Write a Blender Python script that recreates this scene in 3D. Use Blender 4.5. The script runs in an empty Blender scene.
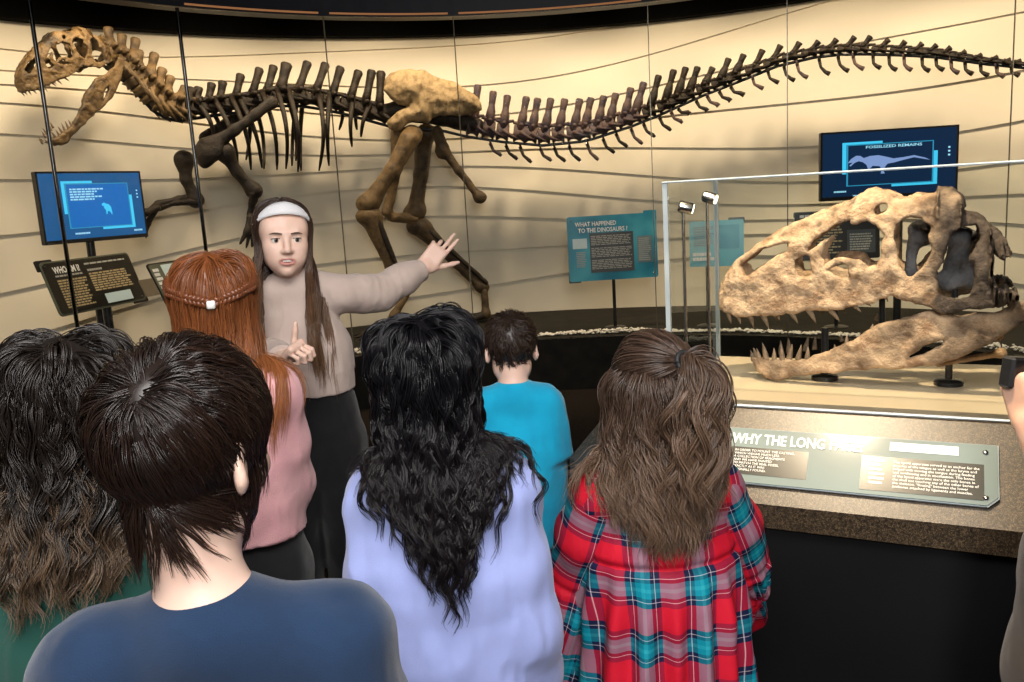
import bpy, math, random
import numpy as np
from mathutils import Vector, Matrix
random.seed(11)
SC = bpy.context.scene
COL = SC.collection
PI = math.pi

# ------------------------------------------------------------------ camera
F = 850.0
TH, RO = math.radians(9.9), math.radians(3.4)
CAM = np.array([0, 0, 1.58])
FW = np.array([0, math.cos(TH), -math.sin(TH)])
_u0 = np.array([0, math.sin(TH), math.cos(TH)])
RT = math.cos(RO) * np.array([1., 0, 0]) - math.sin(RO) * _u0
UP = math.sin(RO) * np.array([1., 0, 0]) + math.cos(RO) * _u0

def ray(px, py):
    return FW + RT * (px - 512) / F + UP * (341 - py) / F

def P(px, py, D):
    """world point seen at a pixel of the photograph, D metres in front (along +Y)"""
    d = ray(px, py)
    return CAM + d * (D / d[1])

AC = np.array([0.2, 3.3])            # centre of the curved exhibit

def A(px, py, r=4.3):
    """world point seen at a pixel, on the arc of radius r of the exhibit"""
    d = ray(px, py)
    a = d[0] ** 2 + d[1] ** 2
    b = -2 * (d[0] * AC[0] + d[1] * AC[1])
    c = AC @ AC - r * r
    t = (-b + math.sqrt(b * b - 4 * a * c)) / (2 * a)
    return CAM + d * t

cam = bpy.data.cameras.new('camera')
cam.sensor_width = 36
cam.lens = F / 1024 * 36
cam.clip_start = 0.02
camo = bpy.data.objects.new('camera', cam)
COL.objects.link(camo)
M = Matrix((RT, UP, -FW)).transposed().to_4x4()
M.translation = Vector(CAM)
camo.matrix_world = M
SC.camera = camo

# ------------------------------------------------------------------ materials
def new_mat(name):
    m = bpy.data.materials.new(name)
    m.use_nodes = True
    nt = m.node_tree
    b = nt.nodes['Principled BSDF']
    return m, nt, b

def nd(nt, typ, ins=None, **kw):
    n = nt.nodes.new(typ)
    for k, v in kw.items():
        setattr(n, k, v)
    for k, v in (ins or {}).items():
        if hasattr(v, 'node'):
            nt.links.new(v, n.inputs[k])
        else:
            n.inputs[k].default_value = v
    return n

def c4(c):
    return (c[0], c[1], c[2], 1.0)

def ramp(nt, fac, stops):
    r = nd(nt, 'ShaderNodeValToRGB', {0: fac})
    e = r.color_ramp.elements
    while len(e) < len(stops):
        e.new(0.5)
    for i, (p, c) in enumerate(stops):
        e[i].position = p
        e[i].color = c4(c)
    return r.outputs[0]

def coords(nt, kind='Object'):
    return nd(nt, 'ShaderNodeTexCoord').outputs[kind]

def mat(name, c1, c2=None, rough=.5, metal=0., scale=20., bump=0., bscale=None, spec=.5, detail=4., sheen=0., coat=0.):
    """principled with noise mottling between c1 and c2 and noise bump"""
    m, nt, b = new_mat(name)
    b.inputs['Roughness'].default_value = rough
    b.inputs['Metallic'].default_value = metal
    b.inputs['Specular IOR Level'].default_value = spec
    if sheen:
        b.inputs['Sheen Weight'].default_value = sheen
        b.inputs['Sheen Roughness'].default_value = .4
    if coat:
        b.inputs['Coat Weight'].default_value = coat
    co = coords(nt)
    n = nd(nt, 'ShaderNodeTexNoise', {'Vector': co, 'Scale': scale, 'Detail': detail})
    if c2 is None:
        c2 = tuple(x * .88 for x in c1)
    nt.links.new(ramp(nt, n.outputs[0], [(.35, c1), (.65, c2)]), b.inputs['Base Color'])
    if bump:
        n2 = nd(nt, 'ShaderNodeTexNoise', {'Vector': co, 'Scale': bscale or scale * 4, 'Detail': 3.})
        bp = nd(nt, 'ShaderNodeBump', {'Height': n2.outputs[0], 'Strength': bump, 'Distance': .01})
        nt.links.new(bp.outputs[0], b.inputs['Normal'])
    return m

def emat(name, c, strength):
    m, nt, b = new_mat(name)
    b.inputs['Base Color'].default_value = (0, 0, 0, 1)
    b.inputs['Emission Color'].default_value = c4(c)
    b.inputs['Emission Strength'].default_value = strength
    b.inputs['Roughness'].default_value = .25
    return m

def glass_mat(name, tint, refl, rough=.0):
    """thin clear glazing: mostly see-through with a fresnel mirror on top"""
    m, nt, b = new_mat(name)
    out = nt.nodes['Material Output']
    tr = nd(nt, 'ShaderNodeBsdfTransparent', {'Color': c4(tint)})
    gl = nd(nt, 'ShaderNodeBsdfGlossy', {'Color': (1, 1, 1, 1), 'Roughness': rough})
    lw = nd(nt, 'ShaderNodeLayerWeight', {'Blend': refl})
    cl = nd(nt, 'ShaderNodeMath', {0: lw.outputs['Fresnel'], 1: .16}, operation='MINIMUM')
    mx = nd(nt, 'ShaderNodeMixShader', {0: cl.outputs[0], 1: tr.outputs[0], 2: gl.outputs[0]})
    nt.links.new(mx.outputs[0], out.inputs['Surface'])
    return m

# ------------------------------------------------------------------ mesh building
def mesh_np(name, V, Fq, smooth=True, mats=()):
    """V (n,3); Fq (m,k) one face size or a list of such arrays"""
    me = bpy.data.meshes.new(name)
    V = np.asarray(V, np.float32)
    fl = Fq if isinstance(Fq, list) else [Fq]
    fl = [np.asarray(f, np.int32) for f in fl if len(f)]
    me.vertices.add(len(V))
    me.vertices.foreach_set('co', V.ravel())
    nl = sum(f.size for f in fl)
    me.loops.add(nl)
    me.loops.foreach_set('vertex_index', np.concatenate([f.ravel() for f in fl]))
    np_ = sum(len(f) for f in fl)
    me.polygons.add(np_)
    st, o = [], 0
    for f in fl:
        st.append(o + np.arange(len(f)) * f.shape[1])
        o += f.size
    me.polygons.foreach_set('loop_start', np.concatenate(st).astype(np.int32))
    me.polygons.foreach_set('use_smooth', np.full(np_, smooth))
    me.update(calc_edges=True)
    me.validate()
    return me

class MB:
    """collects shapes in world coordinates for ONE mesh object"""
    def __init__(s):
        s.v, s.f = [], []
    def add(s, V, Fs):
        o = len(s.v)
        s.v.extend([tuple(map(float, p)) for p in V])
        s.f.extend([tuple(i + o for i in f) for f in Fs])
    def box(s, c, half, ax=None, bev=0.0):
        """ax: three axis vectors; bev chamfers every edge"""
        ax = np.eye(3) if ax is None else np.asarray(ax, float)
        c = np.asarray(c, float)
        h = np.asarray(half, float)
        if bev <= 0:
            V = [c + ax[0] * h[0] * i + ax[1] * h[1] * j + ax[2] * h[2] * k for i in (-1, 1) for j in (-1, 1) for k in (-1, 1)]
            s.add(V, [(0, 1, 3, 2), (4, 6, 7, 5), (0, 4, 5, 1), (2, 3, 7, 6), (0, 2, 6, 4), (1, 5, 7, 3)])
            return
        V, ids = [], {}
        for i in (-1, 1):
            for j in (-1, 1):
                for k in (-1, 1):
                    for a in range(3):
                        q = h - bev
                        q[a] = h[a]
                        ids[(i, j, k, a)] = len(V)
                        V.append(c + ax[0] * q[0] * i + ax[1] * q[1] * j + ax[2] * q[2] * k)
        Fs = []
        sg = (-1, 1)
        for a in range(3):
            for t in sg:
                o = [x for x in range(3) if x != a]
                def key(p, q):
                    k = [0, 0, 0]
                    k[a], k[o[0]], k[o[1]] = t, p, q
                    return ids[(k[0], k[1], k[2], a)]
                Fs.append((key(-1, -1), key(1, -1), key(1, 1), key(-1, 1)))
        for a in range(3):
            o = [x for x in range(3) if x != a]
            for p in sg:
                for q in sg:
                    def kk(t, face):
                        k = [0, 0, 0]
                        k[a], k[o[0]], k[o[1]] = t, p, q
                        return ids[(k[0], k[1], k[2], face)]
                    Fs.append((kk(-1, o[0]), kk(1, o[0]), kk(1, o[1]), kk(-1, o[1])))
        for i in sg:
            for j in sg:
                for k in sg:
                    Fs.append(tuple(ids[(i, j, k, a)] for a in range(3)))
        s.add(V, Fs)
    def tube(s, pts, rad, n=8, cap=True, flat=None):
        pts = [np.asarray(p, float) for p in pts]
        m = len(pts)
        rad = [rad] * m if np.isscalar(rad) else rad
        T = [pts[min(i + 1, m - 1)] - pts[max(i - 1, 0)] for i in range(m)]
        T = [t / (np.linalg.norm(t) + 1e-12) for t in T]
        a = np.array([0, 0, 1.]) if abs(T[0][2]) < .9 else np.array([1., 0, 0])
        if flat is not None:
            a = np.asarray(flat[0], float)
        N = np.cross(T[0], a)
        N /= np.linalg.norm(N)
        V = []
        for i in range(m):
            if flat is not None:
                N = np.cross(T[i], a)
            else:
                N = N - T[i] * (N @ T[i])
            N = N / (np.linalg.norm(N) + 1e-12)
            B = np.cross(T[i], N)
            q = 1. if flat is None else flat[1]
            for k in range(n):
                an = 2 * PI * k / n
                V.append(pts[i] + rad[i] * (N * math.cos(an) * q + B * math.sin(an)))
        Fs = []
        for i in range(m - 1):
            for k in range(n):
                k2 = (k + 1) % n
                Fs.append((i * n + k, i * n + k2, (i + 1) * n + k2, (i + 1) * n + k))
        if cap:
            Fs.append(tuple(range(n))[::-1])
            Fs.append(tuple((m - 1) * n + k for k in range(n)))
        s.add(V, Fs)
    def lathe(s, c, prof, ax=(0, 0, 1), n=20):
        """prof: (radius, height) pairs along ax from c"""
        ax = np.asarray(ax, float)
        ax = ax / np.linalg.norm(ax)
        s.tube([np.asarray(c, float) + ax * h for _, h in prof], [max(r, 1e-4) for r, _ in prof], n)
    def prism(s, poly3, off):
        """3-D polygon extruded by vector off"""
        n = len(poly3)
        off = np.asarray(off, float)
        V = [np.asarray(p, float) for p in poly3] + [np.asarray(p, float) + off for p in poly3]
        s.add(V, [tuple(range(n)), tuple(range(n, 2 * n))[::-1]] + [(i, i + n, (i + 1) % n + n, (i + 1) % n) for i in range(n)])
    def mesh(s, name, smooth=False):
        me = bpy.data.meshes.new(name)
        me.from_pydata(s.v, [], s.f)
        me.validate()
        if smooth:
            me.polygons.foreach_set('use_smooth', [True] * len(me.polygons))
        me.update()
        import bmesh
        bm = bmesh.new()
        bm.from_mesh(me)
        bmesh.ops.recalc_face_normals(bm, faces=bm.faces)
        bm.to_mesh(me)
        bm.free()
        return me
    def build(s, name, m, parent=None, smooth=False, auto=None):
        return obj(name, s.mesh(name, smooth), m, parent, auto)

ORIG = {}

def thing(name, loc, label, cat, group=None):
    o = bpy.data.objects.new(name, None)
    o.empty_display_size = .1
    COL.objects.link(o)
    o.location = tuple(map(float, loc))
    ORIG[o.name] = np.array(loc, float)
    o['label'], o['category'] = label, cat
    if group:
        o['group'] = group
    return o

def obj(name, me, m, parent=None, auto=None):
    """link a mesh given in world coordinates as ONE object"""
    if parent is not None:
        org = ORIG[parent.name]
    else:
        co = np.empty(len(me.vertices) * 3, np.float32)
        me.vertices.foreach_get('co', co)
        co = co.reshape(-1, 3)
        org = (co.min(0) + co.max(0)) / 2
        org[2] = co[:, 2].min()
    me.transform(Matrix.Translation(Vector([-float(x) for x in org])))
    o = bpy.data.objects.new(name, me)
    COL.objects.link(o)
    if m is not None:
        for mm in (m if isinstance(m, (list, tuple)) else [m]):
            me.materials.append(mm)
    ORIG[o.name] = org
    if parent is not None:
        o.parent = parent
    else:
        o.location = tuple(map(float, org))
    if auto:
        me.set_sharp_from_angle(angle=auto)
        me.polygons.foreach_set('use_smooth', [True] * len(me.polygons))
    return o

def tag(o, label, cat, group=None, kind=None):
    o['label'], o['category'] = label, cat
    if group:
        o['group'] = group
    if kind:
        o['kind'] = kind
    return o

def struct(o):
    o['kind'] = 'structure'
    return o

# ------------------------------------------------------------------ noise (numpy value noise)
_T = np.random.default_rng(3).random((64, 64, 64)).astype(np.float32)

def vnoise(p):
    p = np.asarray(p, np.float32)
    i = np.floor(p).astype(np.int32)
    f = p - i
    f = f * f * (3 - 2 * f)
    i &= 63
    j = (i + 1) & 63
    x0, y0, z0 = i[..., 0], i[..., 1], i[..., 2]
    x1, y1, z1 = j[..., 0], j[..., 1], j[..., 2]
    fx, fy, fz = f[..., 0], f[..., 1], f[..., 2]
    def L(a, b, t):
        return a + (b - a) * t
    return L(L(L(_T[x0, y0, z0], _T[x1, y0, z0], fx), L(_T[x0, y1, z0], _T[x1, y1, z0], fx), fy),
             L(L(_T[x0, y0, z1], _T[x1, y0, z1], fx), L(_T[x0, y1, z1], _T[x1, y1, z1], fx), fy), fz) * 2 - 1

def fbm(p, o=3):
    a, s = 0, 1.
    for k in range(o):
        a = a + s * vnoise(np.asarray(p) * (2.03 ** k) + 7.3 * k)
        s *= .5
    return a

# ------------------------------------------------------------------ signed-distance modelling
def smin(a, b, k):
    if k <= 0:
        return np.minimum(a, b)
    h = np.maximum(k - np.abs(a - b), 0) / k
    return np.minimum(a, b) - h * h * k * .25

def polydist(P2, poly):
    """signed distance of 2-D points to a polygon (negative inside)"""
    poly = np.asarray(poly, np.float32)
    d = np.full(P2.shape[:-1], 1e9, np.float32)
    s = np.ones(P2.shape[:-1], np.float32)
    n = len(poly)
    for i in range(n):
        a, b = poly[i], poly[i - 1]
        e = b - a
        w = P2 - a
        t = np.clip((w @ e) / max(float(e @ e), 1e-12), 0, 1)
        q = w - t[..., None] * e
        d = np.minimum(d, (q * q).sum(-1))
        c1 = P2[..., 1] >= a[1]
        c2 = P2[..., 1] < b[1]
        c3 = e[0] * w[..., 1] > e[1] * w[..., 0]
        flip = (c1 & c2 & c3) | (~c1 & ~c2 & ~c3)
        s = np.where(flip, -s, s)
    return s * np.sqrt(d)

class SDF:
    def __init__(s, lo, hi, h):
        s.lo = np.asarray(lo, np.float32)
        s.h = h
        s.n = np.ceil((np.asarray(hi) - s.lo) / h).astype(int) + 1
        s.d = np.full(s.n, .2, np.float32)
    def block(s, lo, hi, pad):
        a = np.clip(np.floor((np.asarray(lo) - pad - s.lo) / s.h).astype(int), 0, s.n)
        b = np.clip(np.ceil((np.asarray(hi) + pad - s.lo) / s.h).astype(int) + 1, 0, s.n)
        sl = tuple(slice(x, y) for x, y in zip(a, b))
        g = [s.lo[i] + s.h * np.arange(a[i], b[i], dtype=np.float32) for i in range(3)]
        X = np.stack(np.meshgrid(*g, indexing='ij'), -1)
        return sl, X
    def put(s, sl, dd, k, op):
        c = s.d[sl]
        if op == 'u':
            s.d[sl] = smin(c, dd, k)
        elif op == 's':
            s.d[sl] = -smin(-c, dd, k)
        else:
            s.d[sl] = np.maximum(c, dd)
    def cone(s, a, b, ra, rb, k=.01, op='u', q=1., side=None):
        """round cone; q>1 flattens it along `side`"""
        a, b = np.asarray(a, np.float32), np.asarray(b, np.float32)
        m = max(ra, rb)
        sl, X = s.block(np.minimum(a, b) - m, np.maximum(a, b) + m, k + 2 * s.h)
        if X.size == 0:
            return s
        ab = b - a
        w = X - a
        t = np.clip((w @ ab) / max(float(ab @ ab), 1e-9), 0, 1)
        v = w - t[..., None] * ab
        l2 = (v * v).sum(-1)
        if q != 1. and side is not None:
            sd = np.asarray(side, np.float32)
            sd = sd / np.linalg.norm(sd)
            c = v @ sd
            l2 = l2 + c * c * (q * q - 1)
        s.put(sl, np.sqrt(l2) - (ra + (rb - ra) * t), k, op)
        return s
    def chain(s, pts, rad, k=.01, op='u', q=1., side=None):
        for i in range(len(pts) - 1):
            s.cone(pts[i], pts[i + 1], rad[i], rad[i + 1], k, op, q, side)
        return s
    def ell(s, c, r, ax=None, k=.01, op='u'):
        c = np.asarray(c, np.float32)
        r = np.asarray(r, np.float32)
        ax = np.eye(3, dtype=np.float32) if ax is None else np.asarray(ax, np.float32)
        e = np.sqrt(((ax * r[:, None]) ** 2).sum(0))
        sl, X = s.block(c - e, c + e, k + 2 * s.h)
        if X.size == 0:
            return s
        p = (X - c) @ ax.T
        k0 = np.sqrt(((p / r) ** 2).sum(-1))
        k1 = np.sqrt(((p / (r * r)) ** 2).sum(-1)) + 1e-9
        s.put(sl, k0 * (k0 - 1) / k1, k, op)
        return s
    def rbox(s, c, half, rnd, ax=None, k=.01, op='u'):
        c = np.asarray(c, np.float32)
        hf = np.asarray(half, np.float32)
        ax = np.eye(3, dtype=np.float32) if ax is None else np.asarray(ax, np.float32)
        e = (np.abs(ax) * hf[:, None]).sum(0)
        sl, X = s.block(c - e, c + e, k + 2 * s.h)
        if X.size == 0:
            return s
        p = np.abs((X - c) @ ax.T) - (hf - rnd)
        dd = np.sqrt((np.maximum(p, 0) ** 2).sum(-1)) + np.minimum(p.max(-1), 0) - rnd
        s.put(sl, dd, k, op)
        return s
    def cyl(s, a, ax, L, r, k=.003, op='s'):
        a = np.asarray(a, np.float32)
        ax = np.asarray(ax, np.float32)
        b = a + ax * L
        sl, X = s.block(np.minimum(a, b) - r, np.maximum(a, b) + r, k + 2 * s.h)
        if X.size == 0:
            return s
        w = X - a
        t = w @ ax
        rad = np.sqrt(np.maximum((w * w).sum(-1) - t * t, 0))
        s.put(sl, np.maximum(np.abs(t - L / 2) - L / 2, rad - r), k, op)
        return s
    def half(s, p, nrm, k=0):
        """keep the side against nrm: cut everything beyond the plane"""
        nrm = np.asarray(nrm, np.float32)
        nrm = nrm / np.linalg.norm(nrm)
        for i in range(s.n[0]):
            g = [np.float32(s.lo[0] + s.h * i), s.lo[1] + s.h * np.arange(s.n[1], dtype=np.float32), s.lo[2] + s.h * np.arange(s.n[2], dtype=np.float32)]
            dd = (g[0] - p[0]) * nrm[0] + ((g[1] - p[1]) * nrm[1])[:, None] + ((g[2] - p[2]) * nrm[2])[None, :]
            s.d[i] = np.maximum(s.d[i], dd)
        return s
    def nets(s, smooth=0):
        d, lo, h = s.d, s.lo, s.h
        ins = d < 0
        cnt = np.zeros(tuple(x - 1 for x in d.shape), np.uint8)
        for i in (0, 1):
            for j in (0, 1):
                for k in (0, 1):
                    cnt += ins[i:d.shape[0] - 1 + i, j:d.shape[1] - 1 + j, k:d.shape[2] - 1 + k]
        act = (cnt > 0) & (cnt < 8)
        I, J, K = np.nonzero(act)
        idx = np.full(act.shape, -1, np.int32)
        idx[act] = np.arange(len(I))
        cs = [(i, j, k) for i in (0, 1) for j in (0, 1) for k in (0, 1)]
        val = [d[I + a, J + b, K + c] for a, b, c in cs]
        acc = np.zeros((len(I), 3), np.float32)
        w = np.zeros(len(I), np.float32)
        for e0 in range(8):
            for e1 in range(e0 + 1, 8):
                if sum(abs(x - y) for x, y in zip(cs[e0], cs[e1])) != 1:
                    continue
                va, vb = val[e0], val[e1]
                m = (va < 0) != (vb < 0)
                t = np.where(m, va / np.where(m, va - vb, 1), 0)[:, None]
                p = np.array(cs[e0], np.float32) + t * (np.array(cs[e1], np.float32) - np.array(cs[e0], np.float32))
                acc += p * m[:, None]
                w += m
        V = (acc / w[:, None] + np.stack([I, J, K], 1)) * h + lo
        Q = []
        for ax in range(3):
            o1, o2 = [(1, 2), (2, 0), (0, 1)][ax]
            a = np.take(ins, range(0, d.shape[ax] - 1), ax)
            b = np.take(ins, range(1, d.shape[ax]), ax)
            G = np.stack(np.nonzero(a != b), 1)
            ok = (G[:, o1] > 0) & (G[:, o2] > 0) & (G[:, o1] < d.shape[o1] - 1) & (G[:, o2] < d.shape[o2] - 1)
            G = G[ok]
            neg = a[G[:, 0], G[:, 1], G[:, 2]]
            def cell(d1, d2):
                c = G.copy()
                c[:, o1] -= d1
                c[:, o2] -= d2
                return idx[c[:, 0], c[:, 1], c[:, 2]]
            q = np.stack([cell(1, 1), cell(0, 1), cell(0, 0), cell(1, 0)], 1)
            q[~neg] = q[~neg][:, ::-1]
            Q.append(q)
        Q = np.concatenate(Q)
        for _ in range(smooth):
            V = lap(V, Q, .5)
        return V, Q

def lap(V, Q, f):
    n = len(V)
    a, b = Q.ravel(), np.roll(Q, -1, 1).ravel()
    c = np.bincount(a, minlength=n) + np.bincount(b, minlength=n)
    S = np.stack([np.bincount(a, V[b, i], n) + np.bincount(b, V[a, i], n) for i in range(3)], 1)
    return (V + f * (S / np.maximum(c, 1)[:, None] - V)).astype(np.float32)

def normals(V, Q):
    nq = np.cross(V[Q[:, 2]] - V[Q[:, 0]], V[Q[:, 3]] - V[Q[:, 1]])
    N = np.stack([sum(np.bincount(Q[:, c], nq[:, i], len(V)) for c in range(4)) for i in range(3)], 1)
    return N / (np.linalg.norm(N, axis=1, keepdims=True) + 1e-12)

def main_piece(V, Q):
    """keep the largest connected piece"""
    n = len(V)
    lab = np.arange(n)
    while True:
        m = lab[Q].min(1)
        new = lab.copy()
        for c in range(4):
            np.minimum.at(new, Q[:, c], m)
        new = new[new]
        if (new == lab).all():
            break
        lab = new
    big = np.bincount(lab).argmax()
    keep = lab == big
    Q = Q[keep[Q[:, 0]]]
    mp = np.cumsum(keep) - 1
    return V[keep], mp[Q]

def attr(me, name, vals):
    """per-vertex colour-like attribute"""
    a = me.attributes.new(name, 'FLOAT_COLOR', 'POINT')
    v = np.ones((len(me.vertices), 4), np.float32)
    vals = np.asarray(vals, np.float32)
    v[:, :vals.shape[1]] = vals
    a.data.foreach_set('color', v.ravel())
# ================================================================== setting
def cyl(t, r, z):
    return np.array([AC[0] + r * math.sin(t), AC[1] + r * math.cos(t), z])

def ang(p):
    return math.atan2(p[0] - AC[0], p[1] - AC[1])

def sector(name, r0, r1, z0, z1, m, t0=-1.72, t1=1.72, n=72, parent=None):
    V, Fs = [], []
    for i in range(n + 1):
        t = t0 + (t1 - t0) * i / n
        V += [cyl(t, r0, z0), cyl(t, r1, z0), cyl(t, r1, z1), cyl(t, r0, z1)]
    for i in range(n):
        a, b = i * 4, i * 4 + 4
        for k in range(4):
            k2 = (k + 1) % 4
            Fs.append((a + k, a + k2, b + k2, b + k))
    Fs += [(0, 1, 2, 3), tuple(n * 4 + k for k in (3, 2, 1, 0))]
    mb = MB()
    mb.add(V, Fs)
    return mb.build(name, m, parent)

M_CARPET = mat('dark_carpet', (.030, .022, .016), (.016, .012, .010), rough=.95, scale=60, bump=.5, bscale=400, spec=.1)
M_BLACK = mat('black_paint', (.004, .004, .005), (.006, .006, .007), rough=.6, scale=3, spec=.25)
M_NAVY = mat('dark_fascia', (.006, .008, .014), (.009, .011, .018), rough=.5, scale=2, spec=.3)
M_PLAT = mat('platform_black', (.010, .009, .007), (.020, .017, .012), rough=.8, scale=8, bump=.1, spec=.2)
M_STEEL = mat('brushed_steel', (.45, .44, .42), (.6, .58, .55), rough=.25, metal=1, scale=40)
M_DKSTEEL = mat('dark_steel', (.03, .03, .032), (.05, .05, .05), rough=.3, metal=.6, scale=30)
M_BRASS, _nt, _b = new_mat('glowing_brass')
_b.inputs['Base Color'].default_value = (.30, .15, .07, 1)
_b.inputs['Emission Color'].default_value = (1., .42, .16, 1)
_b.inputs['Emission Strength'].default_value = .22  # orange glow put into the brass channel as emission; it is no lamp
M_WALL = mat('cream_relief', (.80, .72, .575), (.77, .69, .54), rough=.62, scale=1.5, bump=.03, bscale=120, spec=.2)
M_PEB = mat('white_gravel', (.85, .82, .75), (.62, .58, .50), rough=.8, scale=30)

mb = MB(); mb.box((0, 2.5, -.05), (6.2, 6.6, .05)); struct(mb.build('floor', M_CARPET))
mb = MB(); mb.box((0, 2.5, 3.45), (6.2, 6.6, .05)); struct(mb.build('ceiling', M_BLACK))
mb = MB(); mb.box((-6.15, 2.5, 1.7), (.05, 6.6, 1.69)); struct(mb.build('wall_left', M_BLACK))
mb = MB(); mb.box((6.15, 2.5, 1.7), (.05, 6.6, 1.69)); struct(mb.build('wall_right', M_BLACK))
mb = MB(); mb.box((0, -4.05, 1.7), (6.09, .05, 1.69)); struct(mb.build('wall_rear', M_BLACK))

# curved back wall: carved overlapping wave bands, each foot proud of the band below
def build_wall():
    nb, nr, nc = 11, 8, 240
    t0, t1 = -1.72, 1.72
    ts = np.linspace(t0, t1, nc)
    def edge(i):
        b = .30 + i * 3.12 / nb
        return (b + .145 * np.sin(2.6 * ts + .55 * i + .4) + .060 * np.sin(5.6 * ts - .9 * i) + .14 * ts * math.cos(.6 * i)
                + .09 * np.sin(1.3 * ts - .35 * i + 2.2))
    E_ = [edge(i) for i in range(nb + 1)]
    E_[0] = np.full(nc, .20)
    E_[-1] = np.full(nc, 3.40)
    V, Q = [], []
    rows = []
    for i in range(nb):
        for k in range(nr + 1):
            u = k / nr
            z = E_[i] + (E_[i + 1] - E_[i]) * u
            pr = .027 * (1 - u) ** .9
            r = 5.0 - pr
            rows.append((r, z))
    for r, z in rows:
        V.append(np.stack([AC[0] + r * np.sin(ts), AC[1] + r * np.cos(ts), z], 1))
    V = np.concatenate(V)
    n = len(rows)
    for j in range(n - 1):
        a = j * nc + np.arange(nc - 1)
        Q.append(np.stack([a, a + 1, a + 1 + nc, a + nc], 1))
    # close with a back skin
    o = len(V)
    Vb = np.concatenate([np.stack([AC[0] + 5.1 * np.sin(ts), AC[1] + 5.1 * np.cos(ts), np.full(nc, z)], 1) for z in (.20, 3.40)])
    a = o + np.arange(nc - 1)
    Q.append(np.stack([a + 1, a, a + nc, a + 1 + nc], 1))
    me = mesh_np('wall_back', np.concatenate([V, Vb]), np.concatenate(Q), False)
    me.set_sharp_from_angle(angle=.9)
    me.polygons.foreach_set('use_smooth', [True] * len(me.polygons))
    struct(obj('wall_back', me, M_WALL))
build_wall()

plat = tag(sector('exhibit_platform', 3.36, 4.94, 0, .42, M_PLAT), 'low curved black platform that the mounted dinosaur skeleton stands on', 'platform')
o = sector('trim_1', 3.38, 3.52, 2.895, 3.39, M_NAVY); struct(o)
o = sector('trim_9', 4.86, 4.99, 3.03, 3.39, mat('matt_black', (.0022, .0020, .0018), (.003, .0028, .0025), rough=.95, spec=.05), n=96); struct(o)
def hdr(t):
    return 2.89

def gravel():
    rg = np.random.default_rng(5)
    ph = [(0, 0, 1), (1, 0, 0), (0, 1, 0), (-1, 0, 0), (0, -1, 0), (0, 0, -1)]
    Fs = [(0, 1, 2), (0, 2, 3), (0, 3, 4), (0, 4, 1), (5, 2, 1), (5, 3, 2), (5, 4, 3), (5, 1, 4)]
    V, T = [], []
    for i in range(2600):
        t = rg.uniform(-1.5, 1.5)
        b = cyl(t, 3.455 + min(abs(rg.normal()) * .05, .10), .42)
        s = rg.uniform(.008, .02)
        hgt = rg.uniform(0, .025) * (vnoise(np.array([t * 9, 1, 1])) + .8)
        for p in ph:
            V.append(b + np.array([p[0] * s * rg.uniform(.7, 1.3), p[1] * s * rg.uniform(.7, 1.3), max(hgt, 0) + s * .55 + p[2] * s * .55]))
        T += [[6 * i + k for k in f] for f in Fs]
    me = mesh_np('gravel', np.array(V), np.array(T), False)
    tag(obj('gravel', me, M_PEB), 'thin strip of white gravel along the front of the platform', 'gravel', kind='stuff')
gravel()

# glass panes with their joints
M_GLASS = glass_mat('clear_glazing', (.985, .99, .985), .03)
M_JOINT = mat('pane_edge', (.30, .27, .20), (.22, .20, .15), rough=.25, metal=.5, scale=20)
M_POST = mat('dark_chrome', (.05, .05, .05), (.10, .10, .10), rough=.12, metal=1, scale=6)
seam_px = [(78, 331), (212, 300), (352, 331), (474, 331), (657, 331), (788, 331), (1002, 331)]
th = [ang(A(px, py, 3.4)) for px, py in seam_px]
th = [th[0] - .30] + th + [th[-1] + .30]
where = ['in front of the skeleton skull at the left edge', 'in front of the skeleton neck and the blue monitor',
         'in front of the ribs, behind the guide', 'in front of the hip bone and hind legs',
         'in front of the tail base and the dinosaurs question sign', 'in front of the rising middle of the tail',
         'in front of the tail arch and the wide monitor', 'in front of the tail tip at the right photo edge']
for i in range(8):
    a, b = th[i], th[i + 1]
    pa, pb = cyl(a, 3.4, .421), cyl(b, 3.4, .421)
    t = thing('glass_pane', (pa + pb) / 2, 'clear frameless glass pane ' + where[i], 'glass pane', 'glass panes of the exhibit front')
    d = (pb - pa) / np.linalg.norm(pb - pa)
    nrm = np.array([d[1], -d[0], 0])
    up = np.array([0, 0, min(hdr(a), hdr(b)) - .422])
    e0, e1 = (.016 if 0 < i < 3 else .007), (.014 if i < 2 else .007)
    mb = MB()
    mb.prism([pa + d * e0 + nrm * .005, pb - d * e1 + nrm * .005, pb - d * e1 - nrm * .005, pa + d * e0 - nrm * .005], up)
    mb.build('glass_sheet', M_GLASS, t)
    mb = MB()
    if i < 2:
        mb.tube([pb, pb + up], .0125, 12)
        mb.build('steel_post', M_POST, t, True, .9)
    elif i < 7:
        mb.box(pb + up / 2, (.003, .006, up[2] / 2), [d, nrm, (0, 0, 1)])
        mb.build('edge_joint', M_JOINT, t)
    # brass top channel on the header above the pane
for i in (2, 3, 4, 5):
    a, b = th[i] + .012, th[i + 1] - .012
    mb = MB()
    mb.tube([cyl(a + (b - a) * k / 8, 3.368, 2.912) for k in range(9)], .007, 6)
    struct(mb.build('trim_%d' % (i + 2), M_BRASS))

# ================================================================== signs and screens
DG = None
def text_mesh(s, bold=0.02, ext=.0):
    cu = bpy.data.curves.new('txt', 'FONT')
    cu.body = s
    cu.offset = bold
    cu.resolution_u = 2
    o = bpy.data.objects.new('txt', cu)
    COL.objects.link(o)
    dg = bpy.context.evaluated_depsgraph_get()
    dg.update()
    me = bpy.data.meshes.new_from_object(o.evaluated_get(dg))
    bpy.data.objects.remove(o)
    co = np.empty(len(me.vertices) * 3, np.float32)
    me.vertices.foreach_get('co', co)
    return me, co.reshape(-1, 3)

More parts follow.
